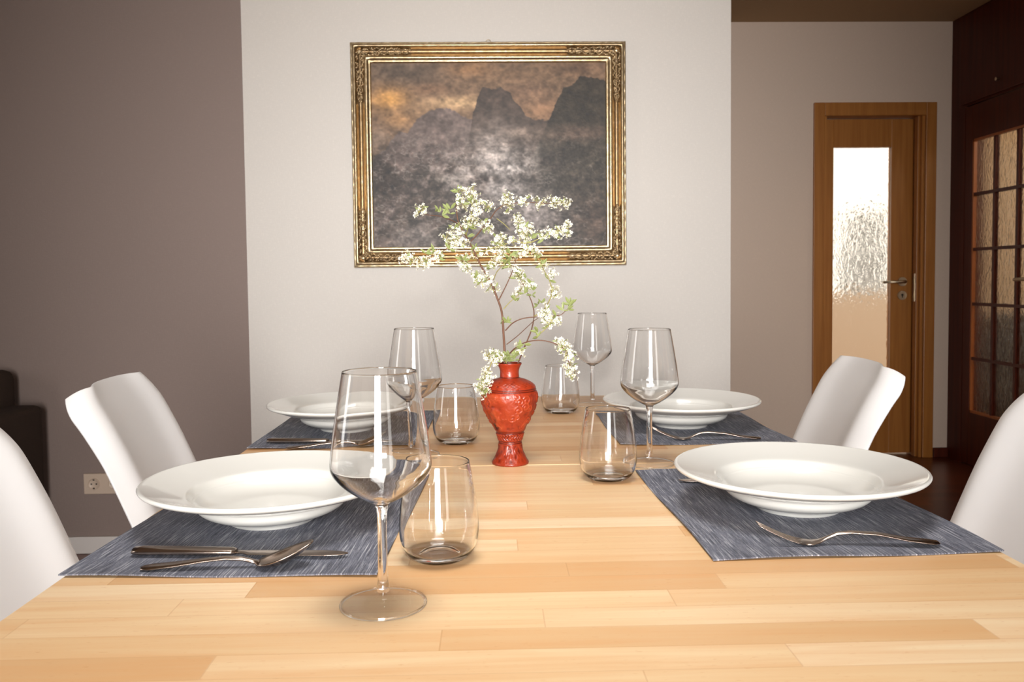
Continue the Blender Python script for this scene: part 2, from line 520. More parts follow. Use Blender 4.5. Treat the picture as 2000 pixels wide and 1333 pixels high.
# dark panelled partition on the right, with a many-paned door
PX = 2.595
def partition():
    bm = bmesh.new()
    box(bm, PX, PX + 0.12, 4.56, 4.70, 0, CEIL)
    box(bm, PX, PX + 0.12, 3.70, 4.56, 1.955, CEIL)
    box(bm, PX, PX + 0.12, -2.5, 3.70, 0, CEIL)
    return bm
struct('wall_right', partition(), M['mahogany'])
# slightly proud cupboard front above the door
up = struct('trim_1', B(PX - 0.012, PX, 3.3, 4.60, 1.965, 2.44, 0.003), M['mahogany'])
bm = bmesh.new(); tube(bm, [(PX - 0.012, 4.24, 2.03), (PX - 0.030, 4.24, 2.03)], [0.006, 0.009], 12); obj('knob', bm, M['nickel'], up)
pd = thing('door_2', 'dark red wooden door with small frosted panes in the right partition', 'door', (PX, 4.13, 0))
pd['kind'] = 'structure'
PY0, PY1, PZ0, PZ1 = 3.915, 4.49, 0.291, 1.768     # glazed field
def pleaf():
    bm = bmesh.new(); o = 4.13; x0, x1 = 0.0, 0.04
    box(bm, x0, x1, PY1 - o, 4.556 - o, 0.006, 1.948, 0.002); box(bm, x0, x1, 3.706 - o, PY0 - o, 0.006, 1.948, 0.002)
    box(bm, x0, x1, PY0 - o, PY1 - o, 0.006, PZ0); box(bm, x0, x1, PY0 - o, PY1 - o, PZ1, 1.948)
    return bm
obj('door_leaf', pleaf(), M['mahogany'], pd)
bm = bmesh.new(); o = 4.13
for i in range(1, 3):
    y = PY0 + (PY1 - PY0) * i / 3; box(bm, 0.006, 0.030, y - o - 0.009, y - o + 0.009, PZ0, PZ1)
for i in range(1, 5):
    z = PZ0 + (PZ1 - PZ0) * i / 5; box(bm, 0.005, 0.031, PY0 - o, PY1 - o, z - 0.008, z + 0.008)
obj('muntins', bm, M['mahogany'], pd)
bm = bmesh.new(); w = 0.012
box(bm, 0.003, 0.024, PY1 - o - w, PY1 - o, PZ0, PZ1); box(bm, 0.003, 0.024, PY0 - o, PY0 - o + w, PZ0, PZ1)
box(bm, 0.003, 0.024, PY0 - o, PY1 - o, PZ0, PZ0 + w); box(bm, 0.003, 0.024, PY0 - o, PY1 - o, PZ1 - w, PZ1)
obj('glazing_bead', bm, M['muntin'], pd)
for i in range(3):
    for j in range(5):
        y0 = PY0 + (PY1 - PY0) * i / 3 - o + 0.009; y1 = PY0 + (PY1 - PY0) * (i + 1) / 3 - o - 0.009
        z0 = PZ0 + (PZ1 - PZ0) * j / 5 + 0.008; z1 = PZ0 + (PZ1 - PZ0) * (j + 1) / 5 - 0.008
        obj('glass_pane', B(0.016, 0.021, y0, y1, z0, z1), M['ribbed'], pd)
bm = bmesh.new(); tube(bm, [(0.0, 3.80 - o, 1.02), (-0.045, 3.80 - o, 1.02), (-0.055, 3.83 - o, 1.02), (-0.05, 4.03 - o, 1.015)], [0.010, 0.010, 0.0105, 0.008], 12)
obj('door_handle', bm, M['nickel'], pd, True)
# the room behind that door
struct('wall_far_right', (lambda bm: (box(bm, 4.6, 4.7, 2.6, 4.84, 0, CEIL), box(bm, PX + 0.121, 4.6, 4.72, 4.84, 0, CEIL), box(bm, PX + 0.121, 4.6, 2.5, 2.6, 0, CEIL), bm)[-1])(bmesh.new()), M['room_wall'])
cb = thing('sideboard', 'dark sideboard seen blurred through the lower panes of the dark red door', 'sideboard', (3.3, 4.55, 0))
obj('cabinet_body', B(-0.42, 0.42, -0.16, 0.16, 0.08, 0.80, 0.004), M['dark_wood'], cb)
obj('top', B(-0.44, 0.44, -0.165, 0.165, 0.80, 0.83, 0.004), M['dark_wood'], cb)
for sx in (-0.38, 0.38):
    for sy in (-0.12, 0.12): obj('leg', B(sx - 0.02, sx + 0.02, sy - 0.02, sy + 0.02, 0, 0.08), M['dark_wood'], cb)
# outside the hall door
struct('ground', B(-1.0, 6.0, 4.85, 9.5, -0.15, -0.02), M['terrace'])
gw = obj('garden_wall', B(0.6, 5.6, 7.6, 7.8, -0.02, 0.88, 0.01), M['garden_wall']); gw['kind'] = 'structure'
random.seed(4)
def bush(name, cx, cy, r, h, label):
    t = thing(name, label, 'bush', (cx, cy, -0.02))
    bm = bmesh.new()
    for i in range(420):
        a = random.uniform(0, 2 * pi); z = random.uniform(0.25, 1) * h; rr = r * sqrt(random.random()) * (1 - 0.75 * (z / h - 0.25))
        p = Vector((rr * cos(a), rr * sin(a), z)); s = 0.03
        d = Vector((random.uniform(-1, 1), random.uniform(-1, 1), random.uniform(-1, 1))).normalized(); e = d.orthogonal().normalized()
        bm.faces.new([bm.verts.new(p - d * s * 2), bm.verts.new(p + e * s), bm.verts.new(p + d * s * 2), bm.verts.new(p - e * s)])
    obj('foliage', bm, M['hedge'], t)
    bm = bmesh.new()
    for i in range(7):
        a = 2 * pi * i / 7; tube(bm, [(0, 0, 0), (r * 0.3 * cos(a), r * 0.3 * sin(a), h * 0.45), (r * 0.5 * cos(a), r * 0.5 * sin(a), h * 0.85)], [0.02, 0.012, 0.004], 6)
    obj('stem', bm, M['bark'], t)
bush('garden_bush', 4.0, 8.9, 0.42, 1.75, 'bare twiggy bush blurred behind the rippled glass of the hall door')

# double wall socket
so = thing('wall_socket', 'beige double wall socket low on the dark taupe wall', 'socket', (-1.50, 3.25, 0.271))
obj('cover_plate', B(-0.078, 0.078, -0.010, 0.0, -0.040, 0.040, 0.003), M['socket'], so)
for k, cx in enumerate((-0.038, 0.038)):
    bm = bmesh.new()
    prof = [(0.0, 0.0004), (0.0190, 0.0004), (0.0195, 0.0010), (0.0200, 0.0050), (0.0212, 0.0055), (0.0222, 0.0050), (0.0225, 0.0)]
    lathe(bm, prof, 32)
    bmesh.ops.rotate(bm, cent=(0, 0, 0), matrix=Matrix.Rotation(pi / 2, 3, 'X'), verts=bm.verts)
    bmesh.ops.translate(bm, vec=(cx, -0.0105, 0), verts=bm.verts)
    ins = obj('socket_insert', bm, M['socket'], so, True)
    bm = bmesh.new()
    tube(bm, [(cx - 0.0095, -0.0105, 0), (cx - 0.0095, -0.0115, 0)], 0.0032, 12); tube(bm, [(cx + 0.0095, -0.0105, 0), (cx + 0.0095, -0.0115, 0)], 0.0032, 12)
    box(bm, cx - 0.003, cx + 0.003, -0.014, -0.0105, 0.0140, 0.0185); box(bm, cx - 0.003, cx + 0.003, -0.014, -0.0105, -0.0185, -0.0140)
    obj('pin_holes', bm, M['dark_plastic'], ins)

# sofa
sf = thing('sofa', 'dark brown fabric sofa with square arm against the taupe wall', 'sofa', (-2.3, 2.75, 0))
ox, oy = -2.3, 2.75
obj('arm', B(-1.93 - ox, -1.685 - ox, 2.32 - oy, 3.18 - oy, 0.06, 0.592, 0.025, 3), M['sofa'], sf, True)
obj('backrest', B(-3.2 - ox, -1.79 - ox, 3.04 - oy, 3.20 - oy, 0.06, 0.725, 0.035, 3), M['sofa'], sf, True)
obj('seat_base', B(-3.2 - ox, -1.935 - ox, 2.36 - oy, 3.035 - oy, 0.06, 0.30, 0.02, 3), M['sofa'], sf, True)
obj('seat_cushion', B(-3.2 - ox, -1.935 - ox, 2.36 - oy, 3.03 - oy, 0.305, 0.44, 0.04, 4), M['sofa'], sf, True)
for x, y in ((-1.75, 2.42), (-1.75, 3.1), (-3.1, 2.42), (-3.1, 3.1)):
    obj('foot', B(x - 0.025 - ox, x + 0.025 - ox, y - 0.025 - oy, y + 0.025 - oy, 0, 0.06), M['dark_wood'], sf)

# ------------------------------------------------------------------ painting in a gilt frame
FW, FH = 1.045, 0.850
pt = thing('framed_painting', 'mountain landscape oil painting in an ornate gold frame on the pale wall', 'painting', (0.0, 3.25, 1.518))
# frame profile: (inset from the outer edge, height off the wall)
FP = [(0.0, 0.0), (0.0, 0.022), (0.002, 0.028), (0.006, 0.030), (0.009, 0.028), (0.0095, 0.030), (0.0135, 0.040), (0.0175, 0.041), (0.0215, 0.036), (0.026, 0.028), (0.032, 0.0225), (0.038, 0.021),
      (0.044, 0.0225), (0.050, 0.028), (0.055, 0.034), (0.060, 0.036), (0.065, 0.034), (0.0685, 0.028), (0.071, 0.027), (0.074, 0.029), (0.077, 0.024), (0.077, 0.0)]
def frame_mesh():
    bm = bmesh.new(); rings = []; N = 60
    lay = None
    for ins, h in FP:
        hw, hh = FW / 2 - ins, FH / 2 - ins
        ring = []
        cs = [(-hw, -hh), (hw, -hh), (hw, hh), (-hw, hh)]
        for c in range(4):
            a = cs[c]; b = cs[(c + 1) % 4]
            for k in range(N):
                t = k / N
                wob = 0.0
                if 0.001 < ins < 0.008: wob = 0.0016 * sin(t * (pi * 2 * (22 if c % 2 == 0 else 18)))
                ring.append(bm.verts.new((a[0] + (b[0] - a[0]) * t, -h - wob, a[1] + (b[1] - a[1]) * t)))
        rings.append(ring)
    for a, b in zip(rings[:-1], rings[1:]):
        n = len(a)
        for k in range(n):
            bm.faces.new((a[k], a[(k + 1) % n], b[(k + 1) % n], b[k]))
    return bm
fr = obj('frame', frame_mesh(), M['gilt'], pt)
me = fr.data
for p in me.polygons: p.use_smooth = True
at = me.attributes.new('cove_shade', 'FLOAT', 'POINT')
for v in me.vertices:
    x = FW / 2 - abs(v.co.x); z = FH / 2 - abs(v.co.z); ins = min(x, z)
    at.data[v.index].value = 0.7 if 0.021 < ins < 0.049 else (0.5 if (0.0085 < ins < 0.0095 or 0.065 < ins < 0.07) else 0.0)  # shade of the cove and bead grooves, painted in as darker brown
# carved leaf scrolls in the corners
random.seed(11)
def ornament(sx, sz):
    bm = bmesh.new()
    cx, cz = sx * (FW / 2 - 0.036), sz * (FH / 2 - 0.036)
    for arm in (0, 1):
        L = 0.185
        for k in range(40):
            t = k / 39; d = t * L
            w = 0.017 * (1 - 0.55 * t)
            for s in (-1, 1):
                off = s * w * (0.35 + 0.65 * abs(sin(t * 22)))
                px, pz = (cx - sx * d, cz - sz * off) if arm == 0 else (cx - sx * off, cz - sz * d)
                r = random.uniform(0.003, 0.0055) * (1 - 0.35 * t)
                mat = Matrix.Translation((px, -0.027 - random.uniform(0, 0.006), pz)) @ Matrix.Rotation(random.uniform(0, pi), 4, 'Y') @ Matrix.Diagonal((1.6, 0.9, 0.75, 1))
                bmesh.ops.create_icosphere(bm, subdivisions=1, radius=r, matrix=mat)
        for k in range(46):
            t = k / 45; d = 0.006 + t * L; off = random.uniform(-1, 1) * 0.013 * (1 - 0.4 * t)
            px, pz = (cx - sx * d, cz - sz * off) if arm == 0 else (cx - sx * off, cz - sz * d)
            mat = Matrix.Translation((px, -0.026 - random.uniform(0.002, 0.009), pz)) @ Matrix.Rotation(random.uniform(0, pi), 4, 'Y') @ Matrix.Diagonal((2.0, 1.0, 0.6, 1))
            bmesh.ops.create_icosphere(bm, subdivisions=1, radius=random.uniform(0.0022, 0.0042), matrix=mat)
    bmesh.ops.create_icosphere(bm, subdivisions=2, radius=0.012, matrix=Matrix.Translation((cx, -0.027, cz)) @ Matrix.Diagonal((1, 0.7, 1, 1)))
    return bm
for sx in (-1, 1):
    for sz in (-1, 1): obj('corner_ornament', ornament(sx, sz), M['gilt'], pt, True)
bm = bmesh.new()
ringp = [(0.009 * cos(a), -0.006, FH / 2 + 0.004 + 0.008 * sin(a)) for a in [2 * pi * i / 20 for i in range(21)]]
tube(bm, ringp, 0.0015, 6, False); obj('hanging_ring', bm, M['nickel'], pt, True)
# canvas
def canvas():
    W, H = 380, 300
    hw, hh = FW / 2 - 0.075, FH / 2 - 0.075
    u = np.linspace(0, 1, W); vv = np.linspace(0, 1, H)            # v downwards
    U, V = np.meshgrid(u, vv)
    X = 155 + U * 1265; Y = 180 + V * 985
    lin = lambda r, g, b: np.array(srgb(r, g, b)[:3])
    n1 = fractal(1, H, W, 3, 6, 0.55, 1.3); n2 = fractal(2, H, W, 6, 5, 0.6, 1.3); n3 = fractal(3, H, W, 14, 4, 0.65, 1.3); n4 = fractal(9, H, W, 30, 3, 0.7, 1.0)
    ns = lambda n, k: ((n - 0.5) * k)[..., None]
    gauss = lambda cx, cy, sx, sy: np.exp(-((X - cx) / sx) ** 2 - ((Y - cy) / sy) ** 2)[..., None]
    n5 = fractal(41, H, W, 4, 6, 0.72, 0.35)            # long diagonal strokes
    rid = 1 - np.abs(fractal(42, H, W, 10, 5, 0.62, 1.2) - 0.5) * 4   # rocky creases
    rid2 = 1 - np.abs(fractal(43, H, W, 22, 4, 0.65, 1.0) - 0.5) * 4
    img = np.ones((H, W, 3)) * lin(128, 104, 84)
    img = img * (1 + ns(n1, 0.7) + ns(n4, 0.25))
    img = img + (lin(104, 90, 80) - img) * gauss(330, 225, 300, 90) * 0.8
    for cx, cy, sx, sy, c, k in [(250, 370, 90, 55, (206, 158, 98), 1.0), (610, 392, 150, 34, (206, 174, 138), 0.95), (690, 215, 110, 40, (170, 126, 84), 0.6), (300, 480, 80, 40, (182, 142, 100), 0.8),
                                 (185, 590, 55, 70, (160, 138, 122), 0.8), (480, 320, 90, 30, (146, 110, 84), 0.6), (1070, 430, 110, 60, (168, 132, 104), 0.8), (860, 250, 200, 40, (140, 112, 88), 0.5), (1000, 340, 110, 60, (146, 116, 96), 0.6), (430, 430, 80, 40, (160, 130, 100), 0.5), (1290, 200, 150, 50, (110, 82, 64), 0.6)]:
        img = img + (np.array(lin(*c)) - img) * np.clip(gauss(cx, cy, sx, sy) * k * (0.35 + n2[..., None] * 1.2), 0, 1)
    jag = (n3 - 0.5) * 40 + (n4 - 0.5) * 22
    def ridge(pl, c, ck, soft=6):
        nonlocal img
        xs, ys = zip(*pl)
        line = np.interp(X[0], xs, ys)[None, :] + jag
        a = np.clip((Y - line) / soft, 0, 1)[..., None]
        col = lin(*c) * (1 + ns(n2, ck) + ns(rid, ck * 0.25) + ns(n4, ck * 0.5))
        img = img * (1 - a) + col * a
    ridge([(150, 690), (220, 640), (260, 580), (300, 540), (350, 545), (400, 470), (470, 425), (560, 415), (640, 455), (700, 480), (760, 640), (1500, 900)], (118, 103, 98), 0.5)
    ridge([(150, 1100), (640, 660), (672, 600), (685, 540), (700, 450), (728, 350), (752, 303), (800, 324), (850, 310), (900, 340), (950, 400), (985, 458), (1040, 488), (1110, 482), (1150, 520), (1500, 560)], (84, 71, 64), 0.55)
    ridge([(150, 1300), (1000, 720), (1060, 600), (1110, 482), (1150, 400), (1190, 318), (1235, 300), (1280, 254), (1340, 258), (1400, 270), (1430, 276)], (62, 54, 45), 0.8)
    def glaze(cx, cy, sx, sy, c, k, nn, lo=0.35, gain=4.5, tex=0.5):
        nonlocal img
        m_ = np.clip(gauss(cx, cy, sx, sy) * k * np.clip((nn[..., None] - lo) * gain, 0, 1.2), 0, 1)
        img = img + (lin(*c) * (1 + ns(n4, tex) + ns(rid2, tex * 0.3)) - img) * m_
    glaze(820, 640, 130, 110, (158, 146, 140), 0.95, n5)
    glaze(740, 760, 230, 110, (170, 160, 156), 1.0, n2, 0.32)
    glaze(880, 740, 150, 120, (182, 172, 168), 0.9, n5, 0.38)
    glaze(500, 640, 190, 90, (134, 120, 114), 0.8, n2)
    glaze(980, 560, 110, 30, (164, 146, 134), 0.8, n5)
    glaze(1240, 560, 190, 36, (128, 106, 94), 0.7, n5)
    glaze(860, 970, 210, 150, (172, 163, 160), 1.0, n2, 0.3)
    glaze(520, 1090, 420, 80, (140, 130, 126), 0.8, n2, 0.35)
    glaze(980, 1060, 260, 120, (152, 142, 140), 0.8, n5, 0.35)
    glaze(230, 800, 130, 170, (62, 52, 47), 1.0, n2, 0.25)
    glaze(250, 960, 190, 150, (78, 68, 62), 0.9, n3, 0.38)
    glaze(480, 830, 190, 120, (82, 72, 66), 0.9, n3, 0.46, 7)
    glaze(1270, 780, 200, 190, (74, 66, 58), 0.95, n2, 0.3)
    glaze(1060, 720, 130, 120, (76, 67, 62), 0.95, n3, 0.44, 7)
    glaze(1350, 1040, 140, 150, (84, 70, 62), 0.9, n5, 0.3)
    glaze(720, 800, 200, 26, (80, 70, 66), 0.9, n3, 0.42, 6)
    glaze(690, 640, 30, 80, (84, 73, 68), 0.9, n2, 0.3)
    glaze(560, 800, 60, 14, (176, 164, 156), 0.8, n5, 0.3)
    low = np.clip((Y - 520) / 160, 0, 1)[..., None]
    v1 = np.abs(fractal(51, H, W, 16, 4, 0.7, 1.1) - 0.5); v2 = np.abs(fractal(52, H, W, 34, 3, 0.7, 0.8) - 0.5)
    crease = np.clip(1 - v1 * 14, 0, 1)[..., None]; fleck = np.clip(1 - v2 * 16, 0, 1)[..., None]
    dens = np.clip((n2[..., None] - 0.42) * 5, 0, 1)
    img = img * (1 - low * crease * dens * 0.42)
    img = img + low * fleck * (1 - dens) * (lin(176, 166, 160) - img) * 0.35
    patch = np.clip((n3[..., None] - 0.56) * 9, 0, 1) * low
    img = img * (1 - patch * 0.38)
    patch = np.clip((0.43 - n3[..., None]) * 9, 0, 1) * low
    img = img * (1 + patch * 0.30)
    img *= (1 + ns(n4, 0.9)); img *= 1 + low * (ns(rid, 0.3) + ns(rid2, 0.5) + ns(n3, 0.7)); img *= (1 + ns(fractal(21, H, W, 50, 2, 0.8), 0.7))
    gm = np.array([0.138, 0.118, 0.100]); img = gm * np.clip(img / np.array([0.15, 0.13, 0.115]), 0.02, None) ** 1.2
    img = np.clip(img * 0.92, 0.012, 0.8)
    me = bpy.data.meshes.new('canvas')
    vx = (-hw + 2 * hw * U); vz = (hh - 2 * hh * V)
    co = np.stack([vx, np.full_like(vx, -0.012), vz], -1).reshape(-1, 3)
    idx = np.arange(W * H).reshape(H, W)
    f = np.stack([idx[:-1, :-1], idx[1:, :-1], idx[1:, 1:], idx[:-1, 1:]], -1).reshape(-1, 4)
    me.vertices.add(len(co)); me.vertices.foreach_set('co', co.ravel())
    me.loops.add(f.size); me.loops.foreach_set('vertex_index', f.ravel())
    me.polygons.add(len(f)); me.polygons.foreach_set('loop_start', np.arange(0, f.size, 4)); me.polygons.foreach_set('loop_total', np.full(len(f), 4))
    me.update(); me.validate()
    ca = me.color_attributes.new('paint', 'FLOAT_COLOR', 'POINT')
    ca.data.foreach_set('color', np.concatenate([img.reshape(-1, 3), np.ones((W * H, 1))], 1).ravel())
    o = link('canvas', me, M['oil'], pt)
    return o
canvas()
obj('backing_board', B(-FW / 2 + 0.02, FW / 2 - 0.02, -0.010, -0.001, -FH / 2 + 0.02, FH / 2 - 0.02), M['dark_wood'], pt)
# ------------------------------------------------------------------ dining table
TZ = 0.745
tb = thing('dining_table', 'long dining table with a beech strip top, extended with a rear leaf', 'table', (0.053, 1.24, 0))
tx, ty = 0.053, 1.24
obj('tabletop', B(-0.442 - tx, 0.548 - tx, 0.32 - ty, 1.3375 - ty, TZ - 0.028, TZ, 0.003, 3), M['beech'], tb)
obj('extension_leaf', B(-0.442 - tx, 0.548 - tx, 1.3385 - ty, 2.125 - ty, TZ - 0.028, TZ, 0.003, 3), M['beech_leaf'], tb)
bm = bmesh.new()
box(bm, -0.40 - tx, 0.506 - tx, 0.37 - ty, 0.39 - ty, TZ - 0.11, TZ - 0.028); box(bm, -0.40 - tx, 0.506 - tx, 2.094 - ty, 2.114 - ty, TZ - 0.11, TZ - 0.028)
box(bm, -0.40 - tx, -0.38 - tx, 0.39 - ty, 2.094 - ty, TZ - 0.11, TZ - 0.028); box(bm, 0.486 - tx, 0.506 - tx, 0.39 - ty, 2.094 - ty, TZ - 0.11, TZ - 0.028)
obj('apron', bm, M['beech_leaf'], tb)
for x in (-0.41, 0.516):
    for y in (0.36, 2.104):
        obj('leg', B(x - 0.025 - tx, x + 0.025 - tx, y - 0.02 - ty, y + 0.02 - ty, 0, TZ - 0.028, 0.003), M['beech_leaf'], tb)

# ------------------------------------------------------------------ placemats
def placemat(x0, x1, y0, y1, label, seed, rz=0.0):
    rng = random.Random(seed)
    NX, NY = 24, 32
    bm = bmesh.new(); cx, cy = (x0 + x1) / 2, (y0 + y1) / 2
    ph = rng.uniform(0, 6)
    top = []; bot = []
    for j in range(NY + 1):
        for i in range(NX + 1):
            u, v = i / NX, j / NY
            x = x0 - cx + (x1 - x0) * u; y = y0 - cy + (y1 - y0) * v
            e = min(u, 1 - u, v, 1 - v)
            z = 0.0004 + 0.0022 * max(0, 1 - e * 12) * (0.5 + 0.5 * sin(7 * (u + v) + ph))
            y += 0.0012 * sin(u * 9 + ph) * (1 - v); x += 0.001 * sin(v * 8 + ph)
            top.append(bm.verts.new((x, y, z + 0.0014))); bot.append(bm.verts.new((x, y, z)))
    I = lambda i, j: j * (NX + 1) + i
    for j in range(NY):
        for i in range(NX):
            bm.faces.new((top[I(i, j)], top[I(i + 1, j)], top[I(i + 1, j + 1)], top[I(i, j + 1)]))
            bm.faces.new((bot[I(i, j)], bot[I(i, j + 1)], bot[I(i + 1, j + 1)], bot[I(i + 1, j)]))
    for i in range(NX):
        bm.faces.new((bot[I(i, 0)], bot[I(i + 1, 0)], top[I(i + 1, 0)], top[I(i, 0)])); bm.faces.new((top[I(i, NY)], top[I(i + 1, NY)], bot[I(i + 1, NY)], bot[I(i, NY)]))
    for j in range(NY):
        bm.faces.new((top[I(0, j)], top[I(0, j + 1)], bot[I(0, j + 1)], bot[I(0, j)])); bm.faces.new((bot[I(NX, j)], bot[I(NX, j + 1)], top[I(NX, j + 1)], top[I(NX, j)]))
    o = obj('placemat', bm, M['mat'], None, True, (cx, cy, TZ)); o.rotation_euler = (0, 0, rz)
    for p in o.data.polygons: p.use_smooth = False
    tag(o, label, 'placemat', 'grey woven placemats')
    return o
placemat(-0.4355, -0.1095, 0.845, 1.275, 'grey woven placemat under the plate nearest on the left, with knife and spoon', 1, -0.045)
placemat(0.2245, 0.542, 0.870, 1.282, 'grey woven placemat under the plate nearest on the right, with a fork', 2, 0.030)
placemat(-0.440, -0.128, 1.495, 1.895, 'grey woven placemat under the far left plate', 3, 0.0)
placemat(0.2240, 0.541, 1.478, 1.860, 'grey woven placemat under the far right plate', 4, 0.02)
MZ = TZ + 0.0020

# ------------------------------------------------------------------ plates
PP = [(0.0, 0.0045), (0.030, 0.0045), (0.046, 0.0040), (0.0485, 0.0), (0.0525, 0.0), (0.0545, 0.0030), (0.058, 0.0062), (0.072, 0.0100), (0.084, 0.0150), (0.0905, 0.0205), (0.0928, 0.0268), (0.0950, 0.0298),
      (0.0985, 0.0312), (0.115, 0.0350), (0.135, 0.0415), (0.150, 0.0470), (0.1545, 0.0495), (0.1560, 0.0520), (0.1550, 0.0540), (0.1525, 0.0545), (0.148, 0.0530),
      (0.134, 0.0485), (0.118, 0.0435), (0.106, 0.0400), (0.1015, 0.0380), (0.0985, 0.0345), (0.0945, 0.0290), (0.086, 0.0215), (0.074, 0.0160), (0.060, 0.0130), (0.040, 0.0112), (0.020, 0.0104), (0.0, 0.0102)]
bm = bmesh.new(); lathe(bm, smooth_prof(PP, 3), 128)
plate0 = obj('pasta_plate', bm, M['porcelain'], None, True)
plates = [((-0.2775, 1.050), 'wide white pasta plate nearest on the left, beside the tall wine glass'),
          ((0.3915, 1.062), 'wide white pasta plate nearest on the right, above the fork'),
          ((-0.2940, 1.690), 'wide white pasta plate at the far left, seen behind the wine glasses'),
          ((0.3790, 1.672), 'wide white pasta plate at the far right, behind the wine glass stem')]
for i, ((x, y), lb) in enumerate(plates):
    o = plate0 if i == 0 else copy_tree(plate0)
    o.location = (x, y, MZ); tag(o, lb, 'plate', 'white pasta plates')

# ------------------------------------------------------------------ glasses
def caustic(o):
    if MNEE: o.cycles.is_caustics_caster = True
def wine_glass():
    t = thing('wine_glass', None, None, (0, 0, 0))
    J1, J2 = 0.0125, 0.0925       # joint heights foot / stem and stem / bowl
    foot = [(0.0, 0.0), (0.020, 0.0002), (0.0385, 0.0), (0.0398, 0.0008), (0.0392, 0.0018), (0.030, 0.0028), (0.018, 0.0044), (0.010, 0.0068), (0.0066, 0.0095), (0.0056, J1)]
    stem = [(0.0056, J1), (0.0058, 0.016), (0.0049, 0.022), (0.0045, 0.035), (0.0042, 0.060), (0.0043, 0.080), (0.0050, 0.088), (0.0058, J2)]
    bowl = [(0.0058, J2), (0.0078, 0.0948), (0.0130, 0.0972), (0.0215, 0.1020), (0.0300, 0.1080), (0.0375, 0.1145), (0.0432, 0.1212), (0.0458, 0.1265), (0.0464, 0.1310), (0.0458, 0.1385), (0.0440, 0.1550), (0.0415, 0.1710), (0.0388, 0.1880), (0.0355, 0.2075), (0.0340, 0.2160),
            (0.0336, 0.2168), (0.0331, 0.2160), (0.0346, 0.2075), (0.0379, 0.1880), (0.0406, 0.1710), (0.0431, 0.1550), (0.0448, 0.1390), (0.0453, 0.1315), (0.0446, 0.1273), (0.0420, 0.1227), (0.0362, 0.1163), (0.0287, 0.1100), (0.0203, 0.1042), (0.0125, 0.1000), (0.0062, 0.0982), (0.0, 0.0978)]
    for nm, pr in (('foot', smooth_prof(foot, 3)), ('stem', smooth_prof(stem, 3)), ('bowl', smooth_prof(bowl, 4))):
        bm = bmesh.new(); lathe(bm, pr, 96)
        if nm == 'foot':                    # solid rounded edge of the foot catches the light
            n0 = len(bm.faces)
            lathe(bm, [(0.0390 + 0.0013 * cos(a), 0.0012 + 0.0012 * sin(a)) for a in [-2 * pi * i / 12 for i in range(12)]][::-1], 96, close=True)
            bm.faces.ensure_lookup_table()
            for fc in bm.faces[n0:]: fc.material_index = 1
        me = bpy.data.meshes.new(nm); bm.to_mesh(me); bm.free()
        o = link(nm, me, M['thin_glass' if nm == 'foot' else 'glass'], t, True)
        if nm == 'foot': o.data.materials.append(M['glass'])
        else: caustic(o)
    return t
wg = wine_glass()
wines = [((-0.103, 0.7665), 'tall empty wine glass nearest the viewer, in front of the left plate'),
         ((-0.132, 1.430), 'empty wine glass behind the nearest one, left of the red vase'),
         ((0.252, 1.335), 'empty wine glass between the two right plates'),
         ((0.236, 1.965), 'farthest empty wine glass, right of the flowering branch')]
for i, ((x, y), lb) in enumerate(wines):
    o = wg if i == 0 else copy_tree(wg)
    o.location = (x, y, TZ + 0.0002); tag(o, lb, 'wine glass', 'stemmed wine glasses')
def tumbler():
    t = thing('tumbler', None, None, (0, 0, 0))
    pr = [(0.0, 0.0012), (0.018, 0.0010), (0.0235, 0.0), (0.0275, 0.0008), (0.0335, 0.0050), (0.0385, 0.0120), (0.0415, 0.0210), (0.0428, 0.0320), (0.0424, 0.0450), (0.0402, 0.0650), (0.0372, 0.0850), (0.0345, 0.0995), (0.0335, 0.1045),
          (0.0331, 0.1051), (0.0325, 0.1043), (0.0335, 0.0990), (0.0361, 0.0850), (0.0390, 0.0650), (0.0411, 0.0450), (0.0413, 0.0330), (0.0398, 0.0225), (0.0368, 0.0130), (0.0310, 0.0072), (0.0200, 0.0052), (0.0100, 0.0046), (0.0, 0.0045)]
    bm = bmesh.new(); lathe(bm, smooth_prof(pr, 4), 96)
    o = obj('glass_body', bm, M['glass'], t, True); caustic(o)
    # small etched mark near the rim
    bm = bmesh.new()
    def onwall(a, z):
        r = 0.0345 + (0.0995 - z) * 0.19 + 0.0003
        return (r * cos(a), r * sin(a), z)
    c1 = [onwall(0.07 + 0.05 * cos(q), 0.0865 + 0.0042 * sin(q)) for q in [0.9 + i * 0.25 for i in range(20)]]
    c2 = [onwall(-0.06 + 0.05 * cos(q), 0.0830 + 0.0022 * sin(q)) for q in [i * 2 * pi / 14 for i in range(15)]]
    c3 = [onwall(-0.06 + 0.04 * cos(q), 0.0872 + 0.0018 * sin(q)) for q in [i * 2 * pi / 14 for i in range(15)]]
    for c in (c1, c2, c3): tube(bm, c, 0.0003, 5)
    obj('etched_mark', bm, M['etch'], t, True)
    return t
tm = tumbler()
tums = [((-0.0590, 0.894), radians(-20), 'stemless glass tumbler nearest the viewer, just behind the tall wine glass'),
        ((0.1715, 1.238), radians(-155), 'stemless glass tumbler beside the wine glass between the right plates'),
        ((-0.0670, 1.532), radians(40), 'stemless glass tumbler close to the red vase on its left'),
        ((0.1520, 1.862), radians(60), 'farthest stemless glass tumbler, behind the red vase')]
for i, ((x, y), rz, lb) in enumerate(tums):
    o = tm if i == 0 else copy_tree(tm)
    o.location = (x, y, TZ + 0.0002); o.rotation_euler = (0, 0, rz); tag(o, lb, 'glass', 'stemless glass tumblers')

